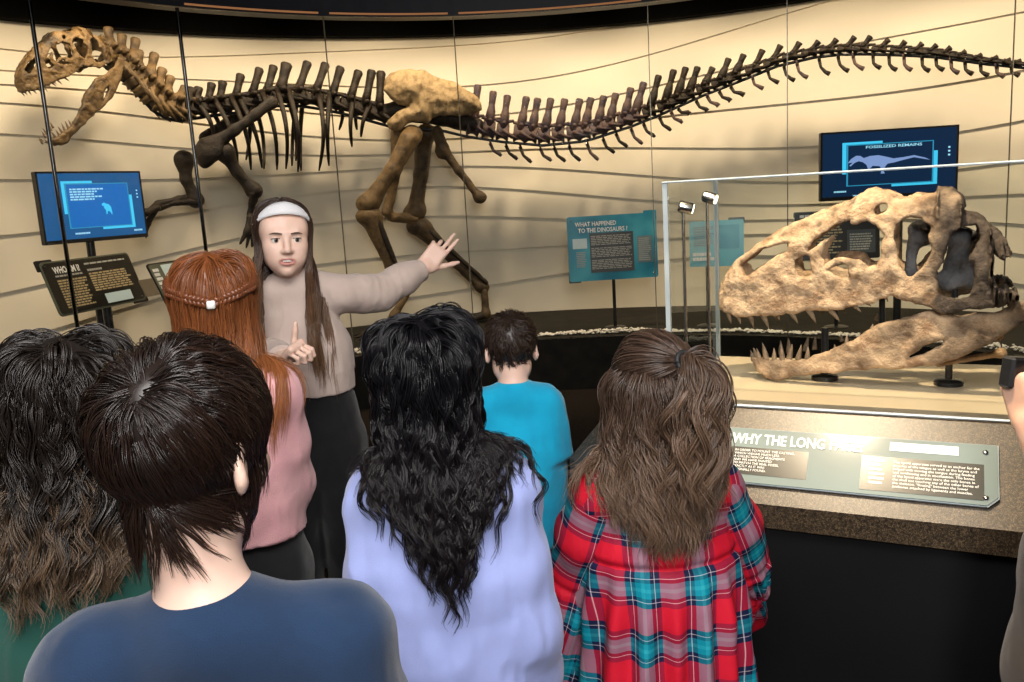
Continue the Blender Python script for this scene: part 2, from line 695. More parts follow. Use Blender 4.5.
class Board:
    """a flat panel in space: c centre, rt right, up up, nrm toward the reader"""
    def __init__(s, c, yaw, tilt, w, h):
        s.c = np.asarray(c, float)
        s.rt = np.array([math.cos(yaw), math.sin(yaw), 0])
        nh = np.array([math.sin(yaw), -math.cos(yaw), 0])
        s.up = np.array([0, 0, 1]) * math.cos(tilt) - nh * math.sin(tilt)
        s.n = np.cross(s.rt, s.up)
        s.w, s.h = w, h
    def p(s, u, v, d=0.):
        """u,v in 0..1 from the top-left corner"""
        return s.c + s.rt * (u - .5) * s.w + s.up * (.5 - v) * s.h + s.n * d
    def plate(s, name, u0, v0, u1, v1, d, thick, m, parent, rnd=0., chop=0.):
        pts = []
        x0, x1, y0, y1 = u0 * s.w, u1 * s.w, v0 * s.h, v1 * s.h
        for cx, cy, a0 in ((x0 + rnd, y0 + rnd, PI), (x1 - rnd, y0 + rnd, 1.5 * PI), (x1 - rnd, y1 - rnd, 0), (x0 + rnd, y1 - rnd, .5 * PI)):
            if chop and cx > s.w / 2 and cy > s.h / 2:
                pts += [(x1, y1 - chop), (x1 - chop, y1)]
                continue
            for k in range(5 if rnd else 1):
                an = a0 + k * PI / 8
                pts.append((cx + rnd * math.cos(an), cy + rnd * math.sin(an)))
        mb = MB()
        mb.prism([s.p(x / s.w, y / s.h, d) for x, y in pts], s.n * thick)
        return mb.build(name, m, parent)
    def text(s, name, body, u, v, width, height, d, m, parent, bold=.02):
        """top-left at u,v; width and height in metres"""
        me, co = text_mesh(body, bold)
        lo, hi = co.min(0), co.max(0)
        V = [s.p(u, v, d) + s.rt * (x - lo[0]) / (hi[0] - lo[0]) * width + s.up * ((y - hi[1]) / (hi[1] - lo[1])) * height for x, y, _ in co]
        me.vertices.foreach_set('co', np.array(V, np.float32).ravel())
        me.update()
        return obj(name, me, m, parent)
    def greek(s, name, u0, v0, u1, v1, rows, d, m, parent, seed=1, fill=.55, ragged=.25):
        """lines of print too small to read: rows of word-long dashes"""
        rg = random.Random(seed)
        mb = MB()
        rh = (v1 - v0) / rows
        for r in range(rows):
            u = u0
            end = u1 - rg.random() * ragged * (u1 - u0)
            while u < end:
                wl = rg.uniform(.06, .16) * (u1 - u0)
                ue = min(u + wl, end)
                va, vb = v0 + r * rh, v0 + r * rh + rh * fill
                q = [s.p(u, va, d), s.p(u, vb, d), s.p(ue, vb, d), s.p(ue, va, d)]
                mb.add(q, [(0, 1, 2, 3)])
                u = ue + .02 * (u1 - u0)
        return mb.build(name, m, parent)
    def poly(s, name, pts, d, m, parent):
        mb = MB()
        mb.prism([s.p(u, v, d) for u, v in pts], s.n * .001)
        return mb.build(name, m, parent)

M_PLASTIC = mat('black_plastic', (.010, .010, .011), (.014, .014, .015), rough=.35, scale=40, spec=.4)
M_INK = mat('sign_black', (.012, .011, .009), (.016, .014, .011), rough=.3, scale=5)
M_TEALSIGN = None
def teal_mat(name, a, b, c):
    m, nt, bs = new_mat(name)
    n = nd(nt, 'ShaderNodeTexNoise', {'Vector': coords(nt), 'Scale': 3.2, 'Detail': 2.})
    nt.links.new(ramp(nt, n.outputs[0], [(.3, a), (.5, b), (.7, c)]), bs.inputs['Base Color'])
    bs.inputs['Roughness'].default_value = .3
    return m
M_TEAL = teal_mat('teal_print', (.012, .14, .23), (.03, .27, .38), (.08, .42, .52))
M_TEALGREY = teal_mat('grey_teal_print', (.10, .16, .18), (.14, .21, .23), (.2, .28, .29))
M_SLATE = mat('slate_print', (.045, .055, .06), (.08, .085, .085), rough=.35, scale=6)
M_WHITE = mat('white_print', (.85, .85, .82), (.8, .8, .78), rough=.5, scale=30)
M_TAN = mat('tan_print', (.50, .40, .22), (.42, .33, .18), rough=.5, scale=30)
M_GREY = mat('grey_print', (.42, .42, .38), (.36, .36, .33), rough=.5, scale=30)
M_PALE = mat('pale_label', (.50, .66, .70), (.58, .70, .72), rough=.4, scale=6)
M_OLIVE = mat('olive_edge', (.09, .10, .07), (.12, .13, .09), rough=.4, scale=10)

def post_under(t, b, drop_to=.42, r=.014, name='post', base=.09, u=.5, back=.02):
    top = b.p(u, .9, -back)
    foot = np.array([top[0], top[1], drop_to])
    mb = MB()
    mb.tube([foot, top], r, 12)
    mb.build(name, M_DKSTEEL, t, True, .9)
    mb = MB()
    mb.lathe(foot, [(base, 0), (base, .006), (base * .9, .010), (r * 1.2, .012)], n=24)
    mb.build('base_plate', M_DKSTEEL, t, True, .7)
    return foot

def screw(b, t, u, v, d):
    mb = MB()
    mb.lathe(b.p(u, v, d), [(.006, 0), (.006, .002), (.003, .004)], b.n, 10)
    mb.build('screw', M_STEEL, t, True)

# --- sign: what happened to the dinosaurs
b = Board((.869, 7.0, 1.097), math.radians(2), math.radians(4), .735, .545)
foot = b.p(.5, .9, -.02)
t = thing('sign_panel', (foot[0], foot[1], .42), 'teal sign reading WHAT HAPPENED TO THE DINOSAURS on a thin black post', 'sign')
b.plate('board', 0, .03, 1, 1, 0, .012, M_TEAL, t, .02)
b.plate('corner_tab', -.006, .86, .13, 1.02, -.004, .012, M_SLATE, t, .008)
b.plate('corner_tab', .86, -.005, 1.006, .16, -.004, .012, M_TEAL, t, .008)
b.text('title', 'WHAT HAPPENED\n  TO THE DINOSAURS ?', .09, .115, .43, .088, .0135, M_WHITE, t)
b.plate('text_panel', .245, .29, .735, .88, .0122, .001, M_SLATE, t)
for k in range(3):
    b.greek('text_block', .26, .33 + k * .18, .72, .33 + k * .18 + .15, 6, .014, M_GREY, t, 3 + k, .5, .08)
b.plate('picture', .055, .36, .215, .51, .0122, .001, M_PALE, t)
b.greek('caption', .09, .56, .205, .80, 9, .0132, M_GREY, t, 8)
b.plate('picture', .775, .37, .945, .77, .0122, .001, M_TEALGREY, t)
b.greek('caption', .79, .40, .93, .75, 12, .014, M_GREY, t, 9)
screw(b, t, .045, .09, .012); screw(b, t, .95, .93, .012)
post_under(t, b)

# --- reflection in the case glass, built as a second teal sign behind it
b = Board(P(716.5, 243, 6.78), math.radians(-16), math.radians(6), .42, .37)
M_CYAN = teal_mat('cyan_print', (.05, .34, .44), (.09, .44, .54), (.14, .50, .58))
foot = b.p(.32, .9, -.02)
t = thing('sign_panel', (foot[0], foot[1], .42), 'small bright teal panel standing in for a reflected sign, on a black post behind the two case spotlights', 'sign')
b.plate('board', 0, .02, 1, 1, 0, .012, M_CYAN, t, .012)
b.plate('corner_tab', .72, -.03, 1.02, .08, -.004, .012, M_SLATE, t, .008)
b.plate('picture', .55, .12, .92, .62, .0122, .001, M_TEAL, t)
b.greek('title', .06, .70, .50, .90, 2, .0135, M_WHITE, t, 2, .7)
b.greek('text_block', .08, .14, .46, .58, 9, .0135, M_TEALGREY, t, 4)
post_under(t, b, u=.32)

# --- dark sign behind the big skull
b = Board((2.481, 6.4, 1.12), math.radians(-12), math.radians(8), .60, .36)
foot = b.p(.5, .9, -.02)
t = thing('sign_panel', (foot[0], foot[1], .42), 'dark text sign seen through the openings of the big fossil skull', 'sign')
b.plate('board', 0, 0, 1, 1, 0, .012, M_INK, t, .015)
b.plate('rim', -.012, -.02, .3, .1, -.006, .012, M_OLIVE, t, .01)
b.greek('title', .06, .05, .45, .12, 1, .0132, M_WHITE, t, 5, .8)
b.greek('text_block', .06, .25, .58, .9, 11, .0132, M_TAN, t, 6)
b.plate('picture', .62, .40, .95, .88, .0122, .001, M_SLATE, t)
b.greek('caption', .65, .48, .92, .84, 7, .0135, M_GREY, t, 7)
post_under(t, b)

# --- lectern: who am I
DW = 5.7
b = Board(P(96.6, 282.3, DW), math.radians(76), math.radians(18), .773 * DW / 5.3, .333 * DW / 5.3)
foot = b.p(.55, .9, -.03)
t = thing('sign_panel', (foot[0], foot[1], .42), 'black tilted sign reading WHO AM I below the left monitor', 'sign')
b.plate('board', 0, 0, 1, 1, -.012, .012, M_OLIVE, t, .03)
b.plate('face', .012, .03, .988, .97, .0, .003, M_INK, t, .03)
b.plate('corner_tab', -.03, -.04, .14, .16, -.014, .010, M_PLASTIC, t, .01)
b.plate('corner_tab', .84, .88, 1.02, 1.04, -.014, .010, M_PLASTIC, t, .01)
b.text('title', 'WHO AM I?', .10, .11, .28 * b.w, .13 * b.h, .0042, M_WHITE, t, .03)
b.greek('heading', .44, .11, .93, .15, 1, .0042, M_GREY, t, 11, .8, .05)
b.greek('heading', .10, .27, .40, .31, 1, .0042, M_GREY, t, 12, .8, .1)
b.greek('heading', .45, .23, .62, .28, 1, .0042, M_GREY, t, 13, .8, .1)
b.greek('text_block', .10, .36, .42, .90, 11, .0042, M_TAN, t, 14, .6, .2)
b.greek('text_block', .45, .31, .93, .68, 8, .0042, M_TAN, t, 15, .6, .12)
b.plate('label_plate', .53, .74, .84, .93, .003, .001, M_PALE, t)
screw(b, t, .04, .08, .003); screw(b, t, .95, .92, .003)
post_under(t, b, r=.03, u=.55, back=.03)
# --- its smaller neighbour, half behind the red hair
b = Board(P(180, 284, 6.0), math.radians(74), math.radians(24), .46, .36)
foot = b.p(.55, .9, -.02)
t = thing('sign_panel', (foot[0], foot[1], .42), 'small tilted olive sign half hidden behind the red-haired girl', 'sign')
b.plate('board', 0, 0, 1, 1, -.012, .012, M_INK, t, .02)
b.plate('face', .012, .03, .988, .97, .0, .003, M_OLIVE, t, .02)
b.plate('label_plate', .27, .06, .9, .30, .003, .001, M_PALE, t)
b.greek('title', .05, .12, .19, .93, 9, .0042, M_WHITE, t, 21, .7, .3)
b.greek('text_block', .30, .40, .9, .9, 9, .0042, M_TAN, t, 22)
b.plate('side_flap', -.30, .28, .03, .62, -.014, .006, mat('smoked_flap', (.16, .13, .09), (.2, .16, .11), rough=.3, scale=5), t, .01)
post_under(t, b, u=.55)

# --- monitors
M_SCR = emat('screen_blue', (.006, .09, .26), 1.0)
M_SCR_IN = emat('screen_inner', (.004, .14, .50), 1.0)
M_SCR_DK = emat('screen_dark', (.006, .022, .06), 1.0)
M_UI = emat('screen_cyan', (.06, .62, .95), 1.0)
M_UIT = emat('screen_text', (.35, .75, .95), 1.0)
M_UID = emat('screen_dim_line', (.03, .30, .50), 1.0)
M_DINO = emat('screen_dinosaur', (.22, .33, .62), 1.0)
def monitor(b, label, inner, post_u=.45):
    foot = b.p(post_u, .9, -.05)
    t = thing('monitor', (foot[0], foot[1], .42), label, 'monitor')
    b.plate('housing', 0, 0, 1, 1, -.035, .035, M_PLASTIC, t, .008)
    b.plate('bezel', .0, .0, 1, .028, 0, .004, M_PLASTIC, t)
    b.plate('bezel', .0, .945, 1, 1, 0, .004, M_PLASTIC, t)
    b.plate('bezel', .0, .028, .016, .945, 0, .004, M_PLASTIC, t)
    b.plate('bezel', .984, .028, 1, .945, 0, .004, M_PLASTIC, t)
    s = b.plate('screen', .016, .028, .984, .945, 0, .001, inner, t)
    post_under(t, b, r=.028, u=post_u, back=.05, base=.13)
    return t, s
def ui(b, s, x0, y0, x1, y1):
    q = lambda a, c, e, g, m: b.plate('graphic', a, c, e, g, .0022, .0008, m, s)
    q(x0, y0, x0 + .012, y1, M_UID); q(x1 - .008, y0, x1, y1, M_UID)
    q(x0, y0, x1, y0 + .012, M_UID); q(x0, y1 - .012, x1, y1, M_UID)
    q(x0 - .03, y0 - .035, x0 + .26, y0 - .002, M_UI)
    q(x0 - .03, y0 - .035, x0 - .002, y0 + .42, M_UI)
    q(x1 - .30, y1 + .002, x1 + .03, y1 + .035, M_UI)
    q(x1 + .002, y1 - .45, x1 + .03, y1 + .035, M_UI)
b = Board(P(94.9, 206.3, 5.95), math.radians(62), 0, .758 * 5.95 / 5.6, .446 * 5.95 / 5.6)
t, s = monitor(b, 'blue screened monitor on a black post above the WHO AM I sign', M_SCR)
b.plate('window', .24, .17, .85, .80, .0012, .0008, M_SCR_IN, s)
ui(b, s, .24, .17, .85, .80)
b.greek('text_block', .28, .24, .60, .42, 5, .0026, M_UIT, s, 31, .6, .3)
b.greek('text_block', .28, .86, .42, .89, 1, .0026, M_UIT, s, 32, .8)
b.greek('text_block', .86, .87, .96, .90, 1, .0026, M_UIT, s, 33, .8)
b.poly('dinosaur_picture', [(.565, .47), (.59, .45), (.61, .47), (.63, .475), (.655, .52), (.655, .55), (.66, .60), (.655, .635), (.645, .60), (.63, .575), (.615, .58), (.61, .62), (.60, .62), (.60, .56), (.585, .53), (.585, .50), (.57, .50)], .0026, M_UI, s)
for k in range(3):
    b.plate('graphic', .93, .28 + k * .05, .945, .30 + k * .05, .0022, .0006, M_UIT, s)
b = Board(P(889, 163.5, 6.25), math.radians(-2), 0, .985, .49)
t, s = monitor(b, 'wide dark monitor showing a dinosaur diagram, behind the big fossil skull', M_SCR_DK, .6)
ui(b, s, .19, .20, .82, .80)
b.text('heading', "FOSSILIZED REMAINS", .33, .225, .40, .020, .0028, M_UIT, s, .02)
body = [(.20, .46), (.225, .40), (.26, .36), (.29, .365), (.315, .40), (.36, .375), (.42, .37), (.48, .40), (.53, .43), (.60, .42), (.68, .40), (.76, .445), (.795, .48),
        (.76, .465), (.68, .43), (.60, .46), (.53, .49), (.49, .50), (.475, .53), (.46, .60), (.47, .64), (.44, .64), (.445, .58), (.43, .53), (.38, .52), (.36, .56), (.34, .60), (.345, .55), (.335, .50), (.31, .46), (.28, .44), (.25, .46), (.22, .51), (.21, .50), (.235, .455)]
b.poly('dinosaur_picture', body, .0026, M_DINO, s)
b.greek('text_block', .10, .86, .2, .89, 1, .0026, M_UIT, s, 41, .8)
b.greek('text_block', .24, .93, .34, .96, 1, .0026, M_UIT, s, 42, .8)
for k in range(3):
    b.plate('graphic', .925, .30 + k * .055, .94, .325 + k * .055, .0022, .0006, M_UIT, s)

# ================================================================== display case
a27 = math.radians(-27)
CU = np.array([math.cos(a27), math.sin(a27), 0])      # along the case, to the right
CV = np.array([-math.sin(a27), math.cos(a27), 0])     # away from the viewer
G0 = np.array([.42, 2.235, 0])                        # front left corner of the glass
def cs(u, v, z):
    q = G0 + CU * u + CV * v
    return np.array([q[0], q[1], z])
M_GRAN = None
def granite():
    m, nt, bs = new_mat('speckled_granite')
    co = coords(nt)
    v = nd(nt, 'ShaderNodeTexVoronoi', {'Vector': co, 'Scale': 520.})
    n = nd(nt, 'ShaderNodeTexNoise', {'Vector': co, 'Scale': 160., 'Detail': 4.})
    mx = nd(nt, 'ShaderNodeMath', {0: v.outputs['Distance'], 1: n.outputs[0]}, operation='MULTIPLY')
    nt.links.new(ramp(nt, mx.outputs[0], [(.10, (.007, .005, .004)), (.24, (.030, .021, .013)), (.42, (.13, .09, .052))]), bs.inputs['Base Color'])
    bs.inputs['Roughness'].default_value = .38
    return m
M_GRAN = granite()
M_DECK = mat('case_deck', (.50, .41, .28), (.46, .37, .25), rough=.32, scale=2, bump=.02, bscale=60)
M_ACR = glass_mat('acrylic', (.97, .98, .975), .05)
M_ACRE = mat('acrylic_edge', (.42, .48, .50), (.34, .40, .43), rough=.15, scale=12, spec=.5)
LIPZ, DKZ = .82, 1.0
case = thing('display_case', cs(.7, .25, 0), 'large acrylic display case with sloped granite counter holding the big fossil skull', 'display case')
uL, uR, vB = 0, 1.62, .56
# footprint of the lip (outer) and of the deck (inner)
lip = [np.array([.145, 2.345]), np.array([.262, 2.065]), np.array([.262, 2.065]) + CU[:2] * 1.62]
inn = [np.array([.300, 2.34]), np.array([.372, 2.235]), np.array([.372, 2.235]) + CU[:2] * 1.70]
bk = [cs(1.68, .66, 0)[:2], cs(-.02, .66, 0)[:2]]
def ring(poly, z):
    return [np.array([p[0], p[1], z]) for p in poly]
outer = [lip[0], lip[1], lip[2], bk[0], bk[1]]
inner = [inn[0], inn[1], inn[2], bk[0] - CV[:2] * .02, bk[1] - CV[:2] * .02]
mb = MB()
L0, L1, L2 = ring(outer, LIPZ - .058), ring(outer, LIPZ), ring(inner, DKZ - .004)
n = 5
mb.add(L0 + L1 + L2, [tuple(range(n))[::-1]] + [(i, (i + 1) % n, n + (i + 1) % n, n + i) for i in range(n)] + [(n + i, n + (i + 1) % n, 2 * n + (i + 1) % n, 2 * n + i) for i in range(n)] + [tuple(range(2 * n, 3 * n))])
mb.build('counter', M_GRAN, case)
cen = sum(outer) / n
mb = MB()
ba = [p + (cen - p) / np.linalg.norm(cen - p) * .05 for p in outer]
mb.prism(ring(ba, 0), (0, 0, LIPZ - .058))
mb.build('cabinet', M_BLACK, case)
mb = MB()
mb.prism([cs(.005, .005, DKZ), cs(uR, .005, DKZ), cs(uR, vB, DKZ), cs(.005, vB, DKZ)], (0, 0, .012))
mb.build('deck', M_DECK, case)
GT = 1.578
def pane(name, a, c, th_=.010):
    mb = MB()
    d = (c - a) / np.linalg.norm(c - a)
    nn = np.array([d[1], -d[0], 0]) * th_ / 2
    mb.prism([a + nn, c + nn, c - nn, a - nn], (0, 0, GT - DKZ))
    mb.build(name, M_ACR, case)
pane('glass_front', cs(0, 0, DKZ), cs(uR, 0, DKZ))
pane('glass_back', cs(0, vB, DKZ), cs(uR, vB, DKZ))
pane('glass_side', cs(0, .006, DKZ), cs(0, vB - .006, DKZ))
pane('glass_side', cs(uR, .006, DKZ), cs(uR, vB - .006, DKZ))
mb = MB()
mb.prism([cs(-.005, -.005, GT), cs(uR + .005, -.005, GT), cs(uR + .005, vB + .005, GT), cs(-.005, vB + .005, GT)], (0, 0, .010))
mb.build('glass_top', M_ACR, case)
for (u, v) in ((0, 0), (uR, 0), (0, vB), (uR, vB)):
    mb = MB()
    mb.box(cs(u, v, (DKZ + GT) / 2), (.006, .006, (GT - DKZ) / 2 + .002), [CU, CV, (0, 0, 1)])
    mb.build('glass_corner', M_ACRE, case)
for (p, q) in ((cs(-.006, -.006, GT + .004), cs(uR, -.006, GT + .004)), (cs(-.006, vB + .006, GT + .004), cs(uR, vB + .006, GT + .004)), (cs(-.006, 0, GT + .004), cs(-.006, vB, GT + .004))):
    mb = MB()
    mb.tube([p, q], .0032, 6)
    mb.build('glass_edge', M_ACRE, case)
mb = MB()
mb.tube([cs(-.008, -.010, DKZ + .001), cs(uR, -.010, DKZ + .001)], .004, 6)
mb.build('base_channel', M_ACRE, case)

# plaque lying on the sloped front
sl0 = np.array([lip[1][0], lip[1][1], LIPZ]); sl1 = np.array([inn[1][0], inn[1][1], DKZ])
sd = sl1 - sl0
sd = sd - CU * (sd @ CU)
sd_len = np.linalg.norm(sd)
sd = sd / sd_len
class Slope(Board):
    pass
b = Board((0, 0, 0), 0, 0, 1, 1)
b.rt, b.up = CU, sd
b.n = np.cross(CU, sd)
def on_slope(px, py):
    d = ray(px, py)
    o = np.array([lip[1][0], lip[1][1], LIPZ]) + b.n * .004
    return CAM + d * (((o - CAM) @ b.n) / (d @ b.n))
q = [on_slope(*x) for x in ((726, 430), (995, 445), (1000.6, 503), (726, 486))]
cq = sum(q) / 4
b.w = (abs((q[1] - q[0]) @ CU) + abs((q[2] - q[3]) @ CU)) / 2
b.h = (abs((q[0] - q[3]) @ sd) + abs((q[1] - q[2]) @ sd)) / 2
b.c = cq
t = thing('plaque', cq, 'grey teal plaque reading WHY THE LONG FACE on the sloped granite counter', 'plaque')
M_PLQ = teal_mat('plaque_print', (.075, .115, .115), (.10, .15, .15), (.13, .19, .185))
for mm in (M_PLQ,):
    bs = mm.node_tree.nodes['Principled BSDF']
    bs.inputs['Roughness'].default_value = .5
    bs.inputs['Coat Weight'].default_value = 1.
    bs.inputs['Coat IOR'].default_value = 1.9
    bs.inputs['Coat Roughness'].default_value = .075
b.plate('board', 0, 0, 1, 1, 0, .006, M_PLQ, t, 0., .022)
b.plate('border', -.004, -.015, 1.004, 1.015, -.001, .004, M_ACRE, t, 0., .022)
b.text('title', 'WHY THE LONG FACE?', .015, .10, b.w * .52, .030, .0075, M_WHITE, t, .02)
M_PLD = mat('plaque_dark', (.018, .020, .019), (.028, .029, .026), rough=.25, scale=8)
b.plate('text_panel', .02, .36, .33, .86, .0061, .0008, M_PLD, t)
b.text('text_block', 'IN ORDER TO MOUNT THE CASTING,\nWHICH WEIGHS MUCH LESS,\nA COLLECTION OF FRAGMENTS\nAND WE HAVE PAINTED\nTO MATCH THE REAL FOSSIL\nEXACTLY AS IT WAS\nORIGINALLY FOUND.', .035, .40, b.w * .24, b.h * .40, .0078, M_WHITE, t, 0)
b.plate('text_panel', .53, .34, .955, .93, .0061, .0008, M_PLD, t)
b.text('text_block', 'The hyoid apparatus served as an anchor for the\nmuscles of the tongue as well as the larynx and\nhelped with moving the tongue during feeding\nand swallowing and in vocalization. The bones\nof the hyoid apparatus were the only bones in\nthe skull not touching any of the other bones of\nthe skeleton, "floating" between the lower\njawbones attached by ligaments and muscles.', .645, .40, b.w * .295, b.h * .47, .0078, M_WHITE, t, 0)
b.greek('text_block', .56, .40, .615, .86, 6, .0078, M_WHITE, t, 55, .45, .3)
b.plate('label_strip', .63, .07, .87, .22, .0061, .0008, M_PALE, t)
screw(b, t, .96, .13, .006); screw(b, t, .96, .88, .006)

# spotlights on stems in the left end of the case
M_LENS = emat('lamp_lens', (1., .86, .6), 6.0)
def spot(px, ptop, pbot, D, label, dirv):
    top = P(px, ptop, D)
    bot = np.array([top[0], top[1], DKZ + .0125])
    t = thing('spotlight', bot, label, 'spotlight', 'stem spotlights in the skull case')
    mb = MB(); mb.tube([bot, top], .0045, 10); mb.build('stem', M_STEEL, t, True, .9)
    mb = MB(); mb.lathe(bot, [(.022, 0), (.022, .005), (.006, .009)], n=20); mb.build('base', M_STEEL, t, True, .7)
    dv = np.asarray(dirv, float); dv /= np.linalg.norm(dv)
    mb = MB(); mb.lathe(top - dv * .012, [(.012, 0), (.0155, .004), (.0155, .034), (.0135, .038)], dv, 18); mb.build('head', M_STEEL, t, True, .6)
    mb = MB(); mb.lathe(top + dv * .0245, [(.0125, 0), (.0125, .003), (.004, .004)], dv, 16); mb.build('lens', M_LENS, t, True)
    return top
spot(683, 207, 0, 2.25, 'lower left spotlight head on a thin stem inside the case', (.9, -.2, -.25))
spot(707, 197, 0, 2.40, 'taller right spotlight with lit lens inside the case', (.8, -.5, -.3))
# ================================================================== fossils
def bone_mat(name, l1, l2, d1, d2, rough=.75, sc=14., bump=.6):
    m, nt, b = new_mat(name)
    co = coords(nt)
    n1 = nd(nt, 'ShaderNodeTexNoise', {'Vector': co, 'Scale': sc, 'Detail': 6., 'Roughness': .65})
    n2 = nd(nt, 'ShaderNodeTexNoise', {'Vector': co, 'Scale': sc * 5, 'Detail': 5., 'Roughness': .7})
    tone = nd(nt, 'ShaderNodeAttribute', attribute_name='tone')
    lt = ramp(nt, n1.outputs[0], [(.36, l2), (.56, l1)])
    dk = ramp(nt, n1.outputs[0], [(.36, d2), (.60, d1)])
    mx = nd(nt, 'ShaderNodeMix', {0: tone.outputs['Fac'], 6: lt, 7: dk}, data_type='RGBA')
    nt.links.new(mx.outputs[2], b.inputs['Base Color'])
    b.inputs['Roughness'].default_value = rough
    b.inputs['Specular IOR Level'].default_value = .3
    ad = nd(nt, 'ShaderNodeMath', {0: n2.outputs[0], 1: n1.outputs[0]}, operation='ADD')
    bp = nd(nt, 'ShaderNodeBump', {'Height': ad.outputs[0], 'Strength': bump, 'Distance': .012})
    nt.links.new(bp.outputs[0], b.inputs['Normal'])
    return m
M_FOS = bone_mat('fossil_bone', (.62, .43, .27), (.31, .185, .105), (.075, .055, .043), (.026, .020, .017), sc=18., bump=.9)
M_FOSD = bone_mat('grey_fossil_bone', (.13, .125, .13), (.05, .05, .055), (.13, .125, .13), (.06, .06, .065))
M_TOOTH = bone_mat('fossil_tooth', (.22, .155, .10), (.10, .07, .045), (.2, .15, .1), (.1, .08, .06), rough=.35, sc=40, bump=.2)
M_BONE_D = bone_mat('dark_cast_bone', (.026, .017, .0095), (.009, .0065, .0045), (.03, .025, .02), (.012, .010, .009), rough=.5)
M_BONE_L = bone_mat('brown_gold_cast_bone', (.16, .098, .040), (.06, .037, .017), (.035, .026, .017), (.016, .012, .009), rough=.45)
M_BONE_G = bone_mat('golden_cast_bone', (.36, .25, .125), (.17, .11, .05), (.05, .04, .028), (.025, .02, .015), rough=.6)
M_BONE_REFL = bone_mat('reflection_tinted_bone', (.10, .062, .052), (.040, .032, .045), (.022, .024, .045), (.012, .014, .03), rough=.5)  # bluish glass reflection put into the tail bones as plum colour

SKZ = .0                                              # height set once the jaw is modelled
VM = .285                                             # mid plane of the skull inside the case
def K(px, py, v=.19):
    d = ray(px, py)
    t = ((G0 - np.array([CAM[0], CAM[1], 0]))[:2] @ CV[:2] + v) / (d[:2] @ CV[:2])
    p = CAM + d * t
    return np.array([(p - G0)[:2] @ CU[:2], p[2]])
def from_skull(q):
    q = np.asarray(q)
    return G0 + q[..., 0:1] * CU + (q[..., 1:2] + VM) * CV + (q[..., 2:3] + SKZ) * np.array([0, 0, 1.])

def vv(x, v):
    x0, x1 = (717., 800.) if v < .195 else (749., 835.)
    return v + (.062 if v < .195 else .052) * min(1., max(0., (x1 - x) / (x1 - x0)))
def kk(pts, v=.19):
    return np.array([K(x, y, vv(x, v)) for x, y in pts], np.float32)
cr_out = kk([(717, 312), (717, 298), (719, 285), (726, 273), (737, 262), (757, 246.5), (791, 226), (825, 212.5), (852, 201), (864, 194), (874, 190.5), (886, 192), (894, 196), (906, 199), (924, 197), (936, 197), (938, 188.5), (946, 189), (954, 191), (962, 199), (968, 210.5), (962, 213), (977, 217), (990, 227), (1000, 237.5), (1008, 247), (1013, 259), (1004, 262), (995, 259), (992, 268), (992, 278), (995, 288), (1006, 289), (1017, 293), (1016, 301), (1008, 306), (980, 309), (946, 314), (919, 307), (905, 301), (892, 298), (878, 303), (872, 306), (842, 312.5), (808, 316), (790, 317.5), (768, 318.5), (741, 318.5), (724, 316)])
cr_holes = [kk(h) for h in (
    [(741, 268), (757, 254.5), (772, 249.5), (788, 246), (786, 254), (772, 261), (757.5, 270), (747, 278)],
    [(795, 263), (804.7, 259.4), (810, 268), (811, 277), (803, 281), (795, 279)],
    [(806, 250), (820, 239), (836, 229), (852, 221.5), (850, 226), (833, 237), (815, 250), (806, 256)],
    [(820, 258), (826, 246), (838, 234), (852, 227), (866, 224.5), (877, 229), (883, 241), (882, 256), (877, 267), (868, 270), (857, 262), (845, 258), (832, 262), (824, 268)],
    [(826, 273), (838, 267), (847, 271), (850, 279), (836, 277.5)],
    [(876, 211), (883, 206), (887, 207), (884, 213), (877, 217)],
    [(896, 231), (902, 223), (910, 219.5), (922, 221.5), (930, 231), (931, 243), (929, 258), (922, 268), (913, 276), (906, 279), (901, 271), (898, 255)],
    [(947, 250), (949, 238), (956, 231), (966, 228.5), (975, 230), (980, 238), (973, 249), (969, 260), (972, 272), (974, 283), (968, 294), (955, 298), (943, 296), (938, 288), (938, 272), (943, 261)])]
jw_out = kk([(749, 359), (752, 364), (758, 373), (766, 379), (776, 381.5), (801, 378), (835, 374.5), (865, 371.5), (906, 369.5), (940, 365), (970, 353), (1000, 337), (1025, 320), (1028, 306), (1014, 303), (994, 312), (960, 315.5), (926, 313), (906, 318.5), (879, 326), (852, 343), (825, 354.5), (801, 361), (778, 361), (757, 360)], .20)
jw_hole = kk([(908, 359), (926, 345.5), (946, 338.7), (941, 346), (923, 355.6)], .20)
U0, U1 = float(cr_out[:, 0].min()), float(cr_out[:, 0].max())
LS = U1 - U0
# upper contour of the skull, for the vaulted roof
_top = cr_out[1:34]
_o = np.argsort(_top[:, 0])
TU, TZ = _top[_o, 0], np.maximum.accumulate(_top[_o, 1] * 0 + _top[_o, 1])
TZ = _top[_o, 1]

def w_cr(u):
    s = np.clip((u - U0) / LS, 0, 1)
    return .022 + .050 * np.sqrt(np.clip(s * 5, 0, 1)) + .075 * np.clip((s - .30) / .6, 0, 1) ** 1.2

